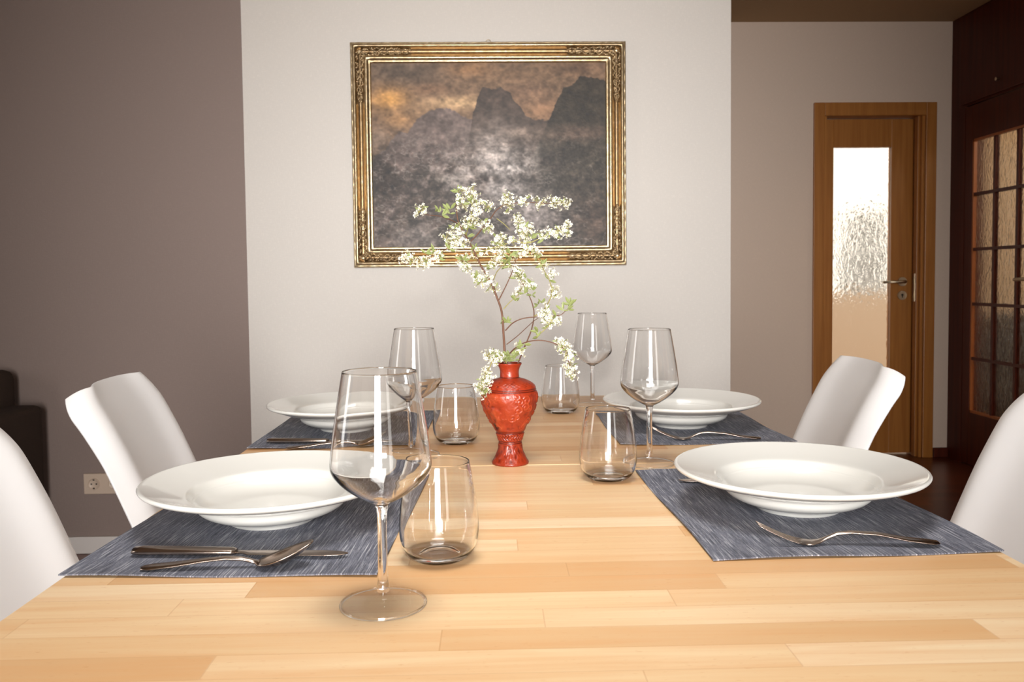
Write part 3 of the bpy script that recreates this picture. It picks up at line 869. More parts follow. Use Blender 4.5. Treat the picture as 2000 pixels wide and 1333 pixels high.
# ------------------------------------------------------------------ cutlery (built along +x, bowl or blade end positive, origin on the mat under the middle)
def flat_loft(stations, n=12):
    """stations: (x, half width, z centre, half thickness, cup) -> rounded section, cup lowers the middle of the top"""
    secs = []
    for x, w, z, h, cup in stations:
        loop = []
        for k in range(n):
            a = 2 * pi * k / n
            y = w * cos(a); zz = z + h * sin(a) - cup * (1 - min(1, abs(y) / max(w, 1e-6)) ** 2)
            loop.append((x, y, zz))
        secs.append(loop)
    return secs
def knife():
    t = thing('table_knife', None, None, (0, 0, 0))
    bm = bmesh.new()
    strip_solid(bm, flat_loft([(-0.1205, 0.004, 0.0045, 0.0015, 0), (-0.119, 0.0085, 0.0048, 0.0036, 0), (-0.110, 0.0098, 0.0048, 0.0044, 0), (-0.06, 0.0088, 0.0048, 0.0044, 0), (-0.01, 0.0078, 0.0048, 0.0040, 0), (-0.006, 0.0060, 0.0045, 0.0030, 0)], 16))
    obj('handle', bm, M['steel'], t, True)
    bm = bmesh.new()
    strip_solid(bm, flat_loft([(-0.008, 0.0045, 0.0042, 0.0022, 0), (0.004, 0.0050, 0.0038, 0.0012, 0), (0.010, 0.0085, 0.0034, 0.0009, 0), (0.05, 0.0095, 0.0034, 0.0008, 0), (0.09, 0.0095, 0.0034, 0.0008, 0), (0.106, 0.0078, 0.0034, 0.0007, 0), (0.114, 0.0045, 0.0034, 0.0006, 0), (0.1175, 0.001, 0.0034, 0.0005, 0)], 16))
    obj('blade', bm, M['steel'], t, True)
    return t
def handle_stations(z0, zn):
    return [(-0.095, 0.003, z0, 0.0010, 0), (-0.093, 0.0070, z0, 0.0016, 0), (-0.085, 0.0098, z0 + 0.0005, 0.0018, 0), (-0.06, 0.0082, z0 + 0.003, 0.0018, 0), (-0.03, 0.0058, z0 + 0.0085, 0.0018, 0), (0.0, 0.0040, zn + 0.001, 0.0020, 0), (0.015, 0.0034, zn - 0.001, 0.0021, 0), (0.026, 0.0036, zn - 0.006, 0.0020, 0)]
def spoon():
    t = thing('table_spoon', None, None, (0, 0, 0))
    bm = bmesh.new()
    st = [(-0.095, 0.003, 0.0022, 0.0010, 0), (-0.093, 0.0070, 0.0022, 0.0016, 0), (-0.085, 0.0098, 0.0026, 0.0019, 0), (-0.06, 0.0084, 0.0046, 0.0019, 0), (-0.03, 0.0060, 0.0082, 0.0019, 0), (-0.008, 0.0044, 0.0098, 0.0021, 0), (0.008, 0.0037, 0.0086, 0.0023, 0), (0.018, 0.0038, 0.0060, 0.0023, 0), (0.026, 0.0048, 0.0036, 0.0022, 0)]
    strip_solid(bm, flat_loft(st, 12)); obj('handle', bm, M['steel'], t, True)
    # bowl: a cupped ellipse, shell of even thickness
    bm = bmesh.new(); NU, NV = 24, 10
    top = []; bot = []
    L, Wd = 0.030, 0.0200
    for j in range(NV + 1):
        r = j / NV; rt = []; rb = []
        for i in range(NU):
            a = 2 * pi * i / NU
            ex = cos(a); x = 0.052 + L * r * ex; wy = Wd * (1.0 - 0.12 * ex)
            y = wy * r * sin(a)
            dep = 0.0085 * (1 - r ** 2.2)
            tilt = 0.0042 + 0.021 * max(0, (x - 0.024) / 0.058) ** 1.25
            z = max(tilt - dep, 0.0010)
            rt.append((x, y, z + 0.0008)); rb.append((x, y, z - 0.0008))
            if j == 0: break
        top.append([bm.verts.new(p) for p in rt]); bot.append([bm.verts.new(p) for p in rb])
    for lay in (top, bot):
        for j in range(NV):
            a, b = lay[j], lay[j + 1]
            for i in range(NU):
                k = (i + 1) % NU
                if len(a) == 1: bm.faces.new((a[0], b[i], b[k]))
                else: bm.faces.new((a[i], b[i], b[k], a[k]))
    for i in range(NU):
        k = (i + 1) % NU; bm.faces.new((top[-1][i], bot[-1][i], bot[-1][k], top[-1][k]))
    obj('bowl', bm, M['steel'], t, True)
    return t
def fork():
    t = thing('table_fork', None, None, (0, 0, 0))
    bm = bmesh.new()
    strip_solid(bm, flat_loft(handle_stations(0.0035, 0.0125) + [(0.034, 0.0075, 0.0030, 0.0014, 0), (0.042, 0.0108, 0.0018, 0.0012, 0), (0.054, 0.0118, 0.0022, 0.0011, 0)], 12))
    obj('handle', bm, M['steel'], t, True)
    bm = bmesh.new()
    for k in range(4):
        y = (k - 1.5) * 0.0062
        strip_solid(bm, flat_loft([(0.050, 0.0024, 0.0020, 0.0011, 0), (0.060, 0.0021, 0.0040, 0.0011, 0), (0.072, 0.0018, 0.0082, 0.0010, 0), (0.085, 0.0015, 0.0140, 0.0009, 0), (0.098, 0.0009, 0.0205, 0.0007, 0), (0.101, 0.0004, 0.0222, 0.0004, 0)], 8))
        bm.verts.ensure_lookup_table()
        for v in list(bm.verts)[k * 48:(k + 1) * 48]: v.co.y += y
    obj('tines', bm, M['steel'], t, True)
    return t
kn = knife(); sp = spoon(); fk = fork()
def put(o, x, y, deg, label, cat, group, dz=0.0):
    o.location = (x, y, MZ + 0.0006 + dz); o.rotation_euler = (0, 0, radians(deg)); tag(o, label, cat, group)
put(kn, -0.2745, 0.9060, -4.6, 'steel table knife lying behind the spoon on the nearest left placemat', 'knife', 'table knives')
k2 = copy_tree(kn); put(k2, 0.3860, 1.197, 180 - 2, 'steel table knife whose tip peeks out from under the nearest right plate', 'knife', 'table knives', -0.001)
k3 = copy_tree(kn); put(k3, -0.2950, 1.532, -5, 'steel table knife on the far left placemat in front of the plate', 'knife', 'table knives')
put(sp, -0.2710, 0.8690, 2, 'steel soup spoon lying closest to the viewer beside the knife', 'spoon', 'soup spoons')
s2 = copy_tree(sp); put(s2, -0.2720, 1.490, 5, 'steel soup spoon on the far left placemat, partly behind the near plate', 'spoon', 'soup spoons')
put(fk, 0.3935, 0.9060, 180 - 6, 'steel fork lying tines up in front of the nearest right plate', 'fork', 'table forks')
f2 = copy_tree(fk); put(f2, 0.3920, 1.512, 180 - 7, 'steel fork on the far right placemat, beside the wine glass stem', 'fork', 'table forks')

# ------------------------------------------------------------------ red carved vase
VX, VY = 0.028, 1.354
vs = thing('vase', 'red carved lacquer vase in the middle of the table, holding flowering twigs', 'vase', (VX, VY, TZ + 0.0002))
VP = [(0.0295, 0.0), (0.0300, 0.0025), (0.0282, 0.0062), (0.0248, 0.0115), (0.0222, 0.0175), (0.0202, 0.0250), (0.0192, 0.0315), (0.0196, 0.0340), (0.0188, 0.0362), (0.0198, 0.0385), (0.0212, 0.0450), (0.0232, 0.0500), (0.0228, 0.0520), (0.0245, 0.0545), (0.0275, 0.0620),
      (0.0352, 0.0762), (0.0412, 0.0900), (0.0446, 0.1040), (0.0452, 0.1130), (0.0440, 0.1190), (0.0432, 0.1205), (0.0434, 0.1222), (0.0405, 0.1275), (0.0350, 0.1325), (0.0262, 0.1368), (0.0185, 0.1390), (0.0160, 0.1410), (0.0154, 0.1440), (0.0152, 0.1490), (0.0158, 0.1530), (0.0176, 0.1580), (0.0196, 0.1612), (0.0202, 0.1630)]
prof = smooth_prof(VP, 8)
# resample evenly
def resample(pr, n):
    d = [0]
    for a, b in zip(pr[:-1], pr[1:]): d.append(d[-1] + math.hypot(b[0] - a[0], b[1] - a[1]))
    q = np.linspace(0, d[-1], n)
    return list(zip(np.interp(q, d, [p[0] for p in pr]), np.interp(q, d, [p[1] for p in pr])))
NS, NR = 300, 230
prof = resample(prof, NR)
nz = fractal(31, NR, NS, 9, 3, 0.6, 1.4); nz2 = fractal(32, NR, NS, 26, 2, 0.6, 1.4)
bm = bmesh.new()
rel = []; rows = []
random.seed(5)
swirls = [(random.uniform(-pi, pi), random.uniform(0.060, 0.116), random.uniform(0.004, 0.009), random.choice((-1, 1))) for _ in range(60)]
for j, (r, z) in enumerate(prof):
    row = []
    for i in range(NS):
        a = 2 * pi * i / NS - pi
        h = 0.0
        if 0.055 < z < 0.119:
            # carved body: spirals, leaf relief on the left flank, clouds on the right
            best = 0
            for (sa, sz, sr, sd) in swirls:
                da = (a - sa + pi) % (2 * pi) - pi
                dx = da * r; dz = z - sz; q = math.hypot(dx, dz)
                if q < sr:
                    best = max(best, 0.5 + 0.5 * cos(q / sr * 3 * pi - sd * atan2(dz, dx)) ) if q < sr * 0.95 else best
            left = exp(-(((a + pi / 2 + 1.1 + pi) % (2 * pi) - pi) / 0.75) ** 2)
            front = exp(-(((a + pi / 2 + 0.25 + pi) % (2 * pi) - pi) / 0.28) ** 2) * (1 if z > 0.078 else 0.4)
            h = (best * 0.0013) * (1 - front) + left * (nz[j, i] - 0.42) * 0.0125 + (nz2[j, i] - 0.5) * 0.0012 * (1 - front)
            edge = min(1, (z - 0.055) / 0.006, (0.119 - z) / 0.006); h *= edge
        elif z > 0.1235 and z < 0.137: h = 0.00030 * sin(a * 30 + 2.2 * sin(z * 1400)) * sin((z - 0.1235) / 0.0135 * pi) + (nz2[j, i] - 0.5) * 0.0009
        elif 0.0395 < z < 0.050: h = 0.0006 * sin(a * 26 + 2 * sin(z * 900)) + (nz2[j, i] - 0.5) * 0.0008
        elif 0.004 < z < 0.032: h = 0.00045 * cos(a * 8) ** 3 * cos(z * 420) + (nz2[j, i] - 0.5) * 0.0014
        for zg in (0.0345, 0.0372, 0.0512, 0.0535, 0.1198, 0.1228, 0.1405):
            h -= 0.0012 * exp(-((z - zg) / 0.0006) ** 2)
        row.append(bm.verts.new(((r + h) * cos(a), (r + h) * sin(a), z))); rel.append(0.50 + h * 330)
    rows.append(row)
for a_, b_ in zip(rows[:-1], rows[1:]):
    for i in range(NS):
        k = (i + 1) % NS; bm.faces.new((a_[i], a_[k], b_[k], b_[i]))
# lip, inside and base
inner = [(0.0198, 0.1636), (0.0186, 0.1632), (0.0165, 0.158), (0.0140, 0.150), (0.0140, 0.142), (0.020, 0.134), (0.036, 0.122), (0.040, 0.105), (0.028, 0.070), (0.017, 0.040), (0.0, 0.030)]
prev = rows[-1]
for r, z in inner:
    if r == 0:
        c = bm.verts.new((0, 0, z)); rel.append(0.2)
        for i in range(NS): bm.faces.new((prev[i], prev[(i + 1) % NS], c))
    else:
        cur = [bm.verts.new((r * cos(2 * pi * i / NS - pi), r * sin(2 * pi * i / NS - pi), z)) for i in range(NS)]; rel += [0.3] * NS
        for i in range(NS):
            k = (i + 1) % NS; bm.faces.new((prev[i], prev[k], cur[k], cur[i]))
        prev = cur
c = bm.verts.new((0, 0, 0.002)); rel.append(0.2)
for i in range(NS): bm.faces.new((rows[0][(i + 1) % NS], rows[0][i], c))
vb = obj('vase_body', bm, M['lacquer'], vs, True)
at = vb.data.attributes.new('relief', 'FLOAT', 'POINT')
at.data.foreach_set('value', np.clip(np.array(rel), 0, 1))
TWIGS = {
  'A': [(-0.0076,0,0.1627),(-0.0074,0,0.1777),(-0.0087,0.005,0.2085),(-0.0112,0.01,0.2457),(-0.0192,0.01,0.2708),(-0.0289,0.015,0.2958),(-0.0412,0.015,0.3159),(-0.0498,0.02,0.3336),(-0.0607,0.02,0.3562),(-0.0731,0.025,0.379),(-0.0806,0.03,0.3944),(-0.0829,0.03,0.4095),(-0.0835,0.03,0.4245),(-0.0818,0.03,0.4395),(-0.0787,0.03,0.4457)],
  'A1': [(-0.0776,0.028,0.388),(-0.0873,0.01,0.3936),(-0.0979,0,0.3974),(-0.1083,-0.01,0.4005),(-0.1222,-0.02,0.4011),(-0.1346,-0.03,0.4033)],
  'A2': [(-0.0607,0.02,0.3612),(-0.0507,0.03,0.3716),(-0.0406,0.04,0.3846),(-0.0277,0.05,0.4004),(-0.0172,0.06,0.4151),(-0.0017,0.06,0.424),(0.0293,0.06,0.4276),(0.055,0.06,0.4261),(0.0834,0.06,0.4253),(0.1028,0.06,0.4244)],
  'A3': [(-0.0534,0.02,0.3436),(-0.0382,0,0.3453),(-0.0184,-0.01,0.3509),(0.001,-0.02,0.3564),(0.0181,-0.02,0.3611),(0.0256,-0.02,0.3756),(0.0184,-0.02,0.3902),(0.0136,-0.02,0.3987)],
  'A4': [(0.0108,-0.02,0.3587),(0.0298,-0.03,0.3557),(0.0468,-0.03,0.3616),(0.0638,-0.03,0.371),(0.0808,-0.03,0.3757),(0.0942,-0.03,0.378)],
  'A5': [(-0.0644,0.02,0.3624),(-0.0795,-0.01,0.36),(-0.0913,-0.02,0.3573),(-0.0982,-0.03,0.3473),(-0.1097,-0.04,0.3399),(-0.1282,-0.05,0.3326),(-0.1448,-0.05,0.3304),(-0.1613,-0.05,0.3342)],
  'A6': [(-0.0473,0.02,0.3298),(-0.0588,0.03,0.3326),(-0.0692,0.04,0.3317),(-0.0768,0.04,0.3318)],
  'A7': [(-0.0338,0.015,0.3033),(-0.0436,0,0.3047),(-0.0533,-0.01,0.3035)],
  'A8': [(-0.0681,0.02,0.3712),(-0.0623,0,0.3873),(-0.0582,-0.01,0.4037),(-0.0567,-0.01,0.4207),(-0.0553,-0.01,0.4353),(-0.0545,-0.01,0.4425)],
  'A9': [(-0.0461,0.018,0.3235),(-0.0337,0.03,0.3211),(-0.0208,0.04,0.3363),(-0.008,0.04,0.3463),(-0.0028,0.04,0.359)],
  'A10': [(-0.0175,0.05,0.4003),(-0.0073,0.05,0.3926),(0.0053,0.05,0.381)],
  'B1': [(-0.0155,0.01,0.2658),(-0.0039,0.02,0.288),(0.0065,0.025,0.3105),(0.0132,0.03,0.3307),(0.0159,0.03,0.3433)],
  'B2': [(-0.0239,0.015,0.2982),(-0.0188,0,0.3106),(-0.0102,-0.01,0.3202),(-0.0015,-0.01,0.3299),(0.0059,-0.01,0.3372)],
  'C1': [(0.0138,0,0.1624),(0.0253,0.02,0.1868),(0.0374,0.03,0.2139),(0.0425,0.035,0.239),(0.0396,0.04,0.2593),(0.0296,0.04,0.2824),(0.0221,0.04,0.2952),(0.0145,0.04,0.308)],
  'C2': [(0.0417,0.035,0.2365),(0.0568,0.03,0.2467),(0.0667,0.025,0.2619),(0.0715,0.02,0.2771),(0.0676,0.015,0.2948),(0.0586,0.01,0.3123),(0.0494,0,0.3296),(0.0421,0,0.3421)],
  'C3': [(-0.003,0,0.1751),(0.009,-0.02,0.1891),(0.0234,-0.03,0.1983),(0.04,-0.04,0.2025),(0.0569,-0.04,0.2015),(0.0738,-0.04,0.196),(0.0882,-0.04,0.1861),(0.0917,-0.04,0.1715),(0.0965,-0.04,0.1569)],
  'C4': [(-0.0057,0.005,0.2159),(0.005,0,0.2273),(0.0172,-0.01,0.2344),(0.032,-0.01,0.2374),(0.0493,-0.01,0.2384),(0.0641,-0.01,0.2395),(0.0814,-0.01,0.2405),(0.0901,-0.01,0.2466),(0.0976,-0.01,0.2539)],
  'C5': [(-0.004,0,0.1938),(0.0126,0.01,0.2054),(0.0281,0.02,0.2184),(0.0426,0.03,0.2303),(0.0541,0.03,0.2366)],
  'C6': [(-0.0082,0.01,0.2507),(0.0034,0.02,0.2628),(0.0135,0.02,0.2702),(0.0212,0.02,0.2802)],
  'C7': [(0.043,-0.03,0.2078),(0.0534,-0.02,0.2155),(0.0633,-0.02,0.2252),(0.0683,-0.02,0.2338)],
  'G': [(-0.0044,-0.004,0.1631),(-0.0093,-0.01,0.1749),(-0.018,-0.02,0.1784),(-0.0267,-0.03,0.1709),(-0.0329,-0.035,0.1581),(-0.0403,-0.04,0.1442),(-0.0453,-0.04,0.1272)],
}
BLOOMS = {
  'A': [(-0.0749,0.03,0.4444),(-0.0776,0.03,0.432),(-0.0727,0.03,0.4219),(-0.0803,0.03,0.422),(-0.082,0.025,0.3716),(-0.0883,0.03,0.3845),(-0.073,0.025,0.384)],
  'A1': [(-0.137,-0.03,0.4076),(-0.1345,-0.03,0.4112)],
  'A8': [(-0.0552,-0.01,0.4426),(-0.0554,-0.01,0.4328),(-0.0518,-0.01,0.4219),(-0.0446,-0.01,0.4182),(-0.0324,-0.01,0.4144),(-0.0496,-0.01,0.4085),(-0.0671,0,0.3947),(-0.0573,0,0.3922),(-0.0487,0,0.3897),(-0.0521,-0.01,0.4012),(-0.0614,-0.01,0.4353)],
  'A2': [(-0.0329,0.04,0.3896),(-0.0292,0.04,0.3833),(-0.0055,0.06,0.4266),(0.001,0.06,0.4367),(0.0061,0.06,0.429),(0.0241,0.06,0.4314),(0.0306,0.06,0.4327),(0.0499,0.06,0.4287),(0.0602,0.06,0.4299),(0.0563,0.06,0.4222),(0.0757,0.06,0.4272),(0.0834,0.06,0.4258),(0.0937,0.06,0.4257),(0.1028,0.06,0.4244),(0.0034,0.06,0.4201)],
  'A3': [(-0.0134,-0.01,0.3667),(-0.0184,-0.01,0.3582),(-0.0087,-0.02,0.3613),(0.0059,-0.02,0.3588),(0.0158,-0.02,0.3732),(0.0256,-0.02,0.3756),(0.0304,-0.02,0.3682),(0.0208,-0.02,0.3829),(0.0136,-0.02,0.395),(0.0184,-0.02,0.3902),(0.0254,-0.02,0.3586),(0.0302,-0.02,0.3513),(0.0277,-0.02,0.344),(0.0375,-0.02,0.3488),(0.0353,-0.02,0.3779)],
  'A4': [(0.0541,-0.03,0.3699),(0.0663,-0.03,0.371),(0.0735,-0.03,0.3697),(0.0808,-0.03,0.3745),(0.0881,-0.03,0.3804),(0.0942,-0.03,0.3792),(0.0929,-0.03,0.372)],
  'A5': [(-0.077,-0.01,0.3649),(-0.0864,-0.02,0.3621),(-0.0937,-0.02,0.3573),(-0.089,-0.02,0.3524),(-0.082,-0.01,0.3576),(-0.1073,-0.04,0.3387),(-0.1145,-0.04,0.3375),(-0.1282,-0.05,0.3303),(-0.1377,-0.05,0.3304),(-0.1355,-0.05,0.3209),(-0.1495,-0.05,0.3317),(-0.1589,-0.05,0.3341),(-0.1283,-0.05,0.3232),(-0.0985,-0.02,0.3646),(-0.0722,-0.01,0.3575)],
  'A6': [(-0.0718,0.04,0.3216),(-0.0668,0.04,0.319),(-0.0742,0.04,0.3318),(-0.0666,0.04,0.3368),(-0.0536,0.03,0.3439),(-0.0459,0.02,0.3435)],
  'A7': [(-0.0533,-0.01,0.3035),(-0.0436,0,0.3047),(-0.0339,0.015,0.2984),(-0.0437,0,0.296),(-0.029,0.015,0.2883),(-0.0215,0.015,0.2845),(-0.0338,0.015,0.3058)],
  'A9': [(-0.0181,0.04,0.349),(-0.0104,0.04,0.354),(-0.0131,0.04,0.3388),(-0.008,0.04,0.3413),(-0.0283,0.04,0.3465),(-0.0261,0.03,0.321),(-0.0209,0.04,0.3287)],
  'B1': [(0.0141,0.025,0.3092),(0.0191,0.025,0.3053),(0.017,0.03,0.3357),(0.0116,0.025,0.3155)],
  'C1': [(0.0271,0.04,0.29),(0.0322,0.04,0.2874),(0.0168,0.04,0.2774),(0.0219,0.04,0.2824),(0.0373,0.04,0.2899)],
  'C2': [(0.0433,0,0.3396),(0.0495,0,0.337),(0.0686,0.01,0.3098),(0.0714,0.015,0.3073),(0.0715,0.02,0.2746),(0.0766,0.02,0.2746),(0.0741,0.02,0.2796),(0.0562,0.01,0.3198)],
  'C4': [(0.0543,-0.01,0.2433),(0.0592,-0.01,0.2482),(0.0567,-0.01,0.2383),(0.0641,-0.01,0.2407),(0.069,-0.01,0.2357),(0.0665,-0.01,0.2283),(0.0739,-0.01,0.2307),(0.0789,-0.01,0.2356),(0.0591,-0.01,0.2334)],
  'C3': [(0.0762,-0.04,0.2008),(0.0835,-0.04,0.1983),(0.0822,-0.04,0.191),(0.0906,-0.04,0.1885),(0.093,-0.04,0.1788),(0.0978,-0.04,0.1787),(0.0882,-0.04,0.1837),(0.0928,-0.04,0.157),(0.1001,-0.04,0.1556),(0.0976,-0.04,0.1496),(0.0953,-0.04,0.1618),(0.0176,-0.02,0.1878)],
  'G': [(-0.0326,-0.03,0.1819),(-0.0253,-0.02,0.1822),(-0.0205,-0.02,0.176),(-0.0351,-0.03,0.1771),(-0.0156,-0.02,0.1783),(-0.023,-0.03,0.172),(-0.0341,-0.035,0.1557),(-0.0378,-0.04,0.149),(-0.033,-0.04,0.1441),(-0.0427,-0.04,0.1418),(-0.038,-0.04,0.1356),(-0.0441,-0.04,0.1272),(-0.0418,-0.04,0.1223),(-0.0477,-0.04,0.1297)],
}
SPROUTS = {
  'A': [(-0.0787,0.03,0.442),(-0.0752,0.03,0.4244),(-0.0856,0.025,0.3816),(-0.0657,0.025,0.3689),(-0.0533,0.02,0.3511),(-0.0736,0.02,0.3313)],
  'A1': [(-0.1106,-0.01,0.4102),(-0.1082,-0.01,0.4065),(-0.0952,0,0.4097),(-0.0915,0,0.4121),(-0.0928,0,0.4048),(-0.1046,-0.01,0.4017)],
  'A8': [(-0.0555,-0.01,0.4256),(-0.0567,-0.01,0.4219),(-0.0624,0,0.3824),(-0.0667,0.02,0.3799)],
  'A2': [(-0.0405,0.04,0.3897),(-0.0382,0.04,0.3745),(-0.0179,0.04,0.3667),(0.0189,0.06,0.4238)],
  'A3': [(0.0033,-0.02,0.3394),(0.0008,-0.02,0.3345),(0.0376,-0.02,0.3633),(-0.0208,-0.01,0.3546),(0.0256,-0.02,0.3804)],
  'A4': [(0.0565,-0.03,0.3627),(0.0856,-0.03,0.372)],
  'A5': [(-0.1281,-0.05,0.3398),(-0.1169,-0.04,0.3411),(-0.0934,-0.03,0.3472),(-0.1075,-0.04,0.3303)],
  'B1': [(0.007,0.03,0.3383),(-0.0008,0.03,0.3258),(0.0041,0.025,0.3206),(0.0116,0.025,0.3105),(0.014,0.025,0.3004)],
  'C1': [(0.0298,0.04,0.3002),(0.0412,0.04,0.2899),(0.0423,0.04,0.2797),(0.0397,0.04,0.272),(0.0221,0.04,0.2977)],
  'C2': [(0.0543,0.03,0.2594),(0.0492,0.03,0.2569),(0.0663,0.015,0.2973),(0.0458,0,0.3321),(0.0556,0,0.3222)],
  'C3': [(0.0164,-0.02,0.1853),(0.0234,-0.03,0.1958),(0.0185,-0.03,0.191),(0.0809,-0.04,0.1862)],
  'C4': [(0.0951,-0.01,0.2552),(0.0976,-0.01,0.2576),(0.0938,-0.01,0.2502),(0.0864,-0.01,0.2479),(0.0652,-0.01,0.2247),(0.0764,-0.01,0.2381)],
  'C5': [(-0.0047,0.01,0.2306),(-0.0022,0.01,0.2281)],
  'C6': [(0.011,0.02,0.2652),(0.0135,0.02,0.2627),(0.0262,0.02,0.2751)],
  'C7': [(0.046,-0.02,0.2144),(0.0454,-0.03,0.2077)],
  'G': [(-0.0032,-0.01,0.1748),(0.0019,-0.004,0.1717),(0.0069,-0.004,0.1741),(-0.0057,-0.01,0.1699),(0.0093,-0.004,0.1679),(0.0018,-0.01,0.1772),(0.0043,-0.004,0.1692),(-0.0254,-0.03,0.1769),(-0.0452,-0.04,0.1345),(-0.0418,-0.04,0.1175)],
  'A7': [(-0.0534,-0.01,0.301),(-0.0485,-0.01,0.301)],
  'A9': [(-0.0005,0.04,0.331),(-0.0032,0.04,0.3209),(-0.0287,0.03,0.316)],
}
def catmull(pts, k=5):
    return smooth_prof([tuple(p) for p in pts], k)
rnd = random.Random(8)
def floret_cluster(seed):
    r = random.Random(seed); bm = bmesh.new()
    me_mats = []
    for f in range(13):
        d = Vector((r.gauss(0, 1), r.gauss(0, 1), r.gauss(0.35, 1))).normalized()
        c = d * r.uniform(0.0040, 0.0115); c.x *= 1.15
        nrm = (d + Vector((r.uniform(-.4, .4), r.uniform(-.8, 0.1), r.uniform(-.2, .5)))).normalized()
        a = nrm.orthogonal().normalized(); b = nrm.cross(a)
        R = r.uniform(0.0024, 0.0036); ph = r.uniform(0, 6)
        for k in range(5):
            q = ph + 2 * pi * k / 5
            def P(rad, an, up): return c + (a * cos(an) + b * sin(an)) * rad + nrm * up
            v0 = bm.verts.new(P(R * 0.12, q, 0.0)); v1 = bm.verts.new(P(R * 0.62, q - 0.50, 0.0006)); v2 = bm.verts.new(P(R * 1.0, q - 0.24, 0.0012))
            v3 = bm.verts.new(P(R * 1.0, q + 0.24, 0.0012)); v4 = bm.verts.new(P(R * 0.62, q + 0.50, 0.0006))
            bm.faces.new((v0, v1, v2, v3, v4)).material_index = 0
        e = [bm.verts.new(c + (a * cos(2 * pi * k / 6) + b * sin(2 * pi * k / 6)) * R * 0.27 + nrm * 0.0008) for k in range(6)]
        tp = bm.verts.new(c + nrm * 0.0018)
        for k in range(6): bm.faces.new((e[k], e[(k + 1) % 6], tp)).material_index = 1
        # pedicel
        n0 = len(bm.faces); tube(bm, [tuple(c * 0.0), tuple(c)], 0.00025, 4)
        bm.faces.ensure_lookup_table()
        for fc in bm.faces[n0:]: fc.material_index = 2
    for k in range(4):
        an = r.uniform(0, 6); d = Vector((cos(an), sin(an) * 0.6, r.uniform(-0.5, 0.6))).normalized(); s = d.orthogonal().normalized()
        o_ = d * 0.002; L = r.uniform(0.006, 0.011)
        bm.faces.new([bm.verts.new(o_), bm.verts.new(o_ + d * L * .5 + s * L * .17), bm.verts.new(o_ + d * L), bm.verts.new(o_ + d * L * .5 - s * L * .17)]).material_index = 3
    me = bpy.data.meshes.new('blossom_cluster')
    bm.to_mesh(me); bm.free()
    for mm in ('petal', 'floret_eye', 'green_twig', 'leaf'): me.materials.append(M[mm])
    return me
clusters = [floret_cluster(100 + i) for i in range(5)]
def sprout_bm(points, r):
    bm = bmesh.new()
    for p in points:
        for k in range(r.choice((3, 4))):
            d = Vector((r.uniform(-1, 1), r.uniform(-0.7, 0.7), r.uniform(-0.3, 1.2))).normalized(); s = d.cross(Vector((r.uniform(-.3, .3), -1, r.uniform(-.3, .3)))).normalized()
            n = d.cross(s); L = r.uniform(0.009, 0.016); o_ = Vector(p)
            a = bm.verts.new(o_); b = bm.verts.new(o_ + d * L * .35 + s * L * .15 + n * .0006); c = bm.verts.new(o_ + d * L * .7 + s * L * .13 + n * .0006); e = bm.verts.new(o_ + d * L)
            f = bm.verts.new(o_ + d * L * .7 - s * L * .13 + n * .0006); g = bm.verts.new(o_ + d * L * .35 - s * L * .15 + n * .0006); m1 = bm.verts.new(o_ + d * L * .35 - n * .0004); m2 = bm.verts.new(o_ + d * L * .7 - n * .0004)
            for q in ((a, b, m1), (b, c, m2, m1), (c, e, m2), (a, m1, g), (m1, m2, f, g), (m2, e, f)): bm.faces.new(q)
    return bm
def branch(prefix, label, keys, main, r0):
    t = thing('flowering_twig', label, 'twig', (VX, VY, TZ), 0, 'white flowering twigs in the red vase')
    for k in keys:
        pts = catmull(TWIGS[k]); n = len(pts)
        big = (k == main)
        ra, rb = (r0, 0.0007) if big else (0.00105 if k in ('A2', 'C2', 'C4', 'C3', 'B1') else 0.0008, 0.0005)
        bm = bmesh.new(); tube(bm, pts, [ra + (rb - ra) * i / (n - 1) for i in range(n)], 8)
        obj('stem' if big else 'side_twig', bm, M['bark'] if k in ('A', 'A1', 'B1', 'C1', 'C3', 'C4', 'C5', 'A5', 'A2') else M['green_twig'], t, True)
    for k in keys:
        for p in BLOOMS.get(k, []):
            o = link('blossom_cluster', rnd.choice(clusters), None, t)
            o.location = p; o.rotation_euler = (rnd.uniform(0, 6), rnd.uniform(0, 6), rnd.uniform(0, 6)); s = rnd.uniform(0.85, 1.15); o.scale = (s, s, s)
        if k in SPROUTS: pass
    pts = [p for k in keys for p in SPROUTS.get(k, [])]
    if pts: obj('leaves', sprout_bm(pts, rnd), M['leaf'], t)
    return t
branch('a', 'tallest brown twig with white blossoms, rising from the vase and leaning left', ['A', 'A1', 'A2', 'A3', 'A4', 'A5', 'A6', 'A7', 'A8', 'A9', 'A10', 'B1', 'B2', 'C6', 'C4', 'C5', 'C3', 'C7', 'C2'][:13] + ['C6'], 'A', 0.0021)
branch('c', 'slender bent twig with small leaves standing in the right of the vase neck', ['C1', 'C2', 'C5', 'C4', 'C7'], 'C1', 0.0013)
branch('d', 'low arching twig whose white blossoms droop right of the vase', ['C3'], 'C3', 0.0011)
branch('e', 'short twig of white blossoms hanging down over the left shoulder of the vase', ['G'], 'G', 0.0011)

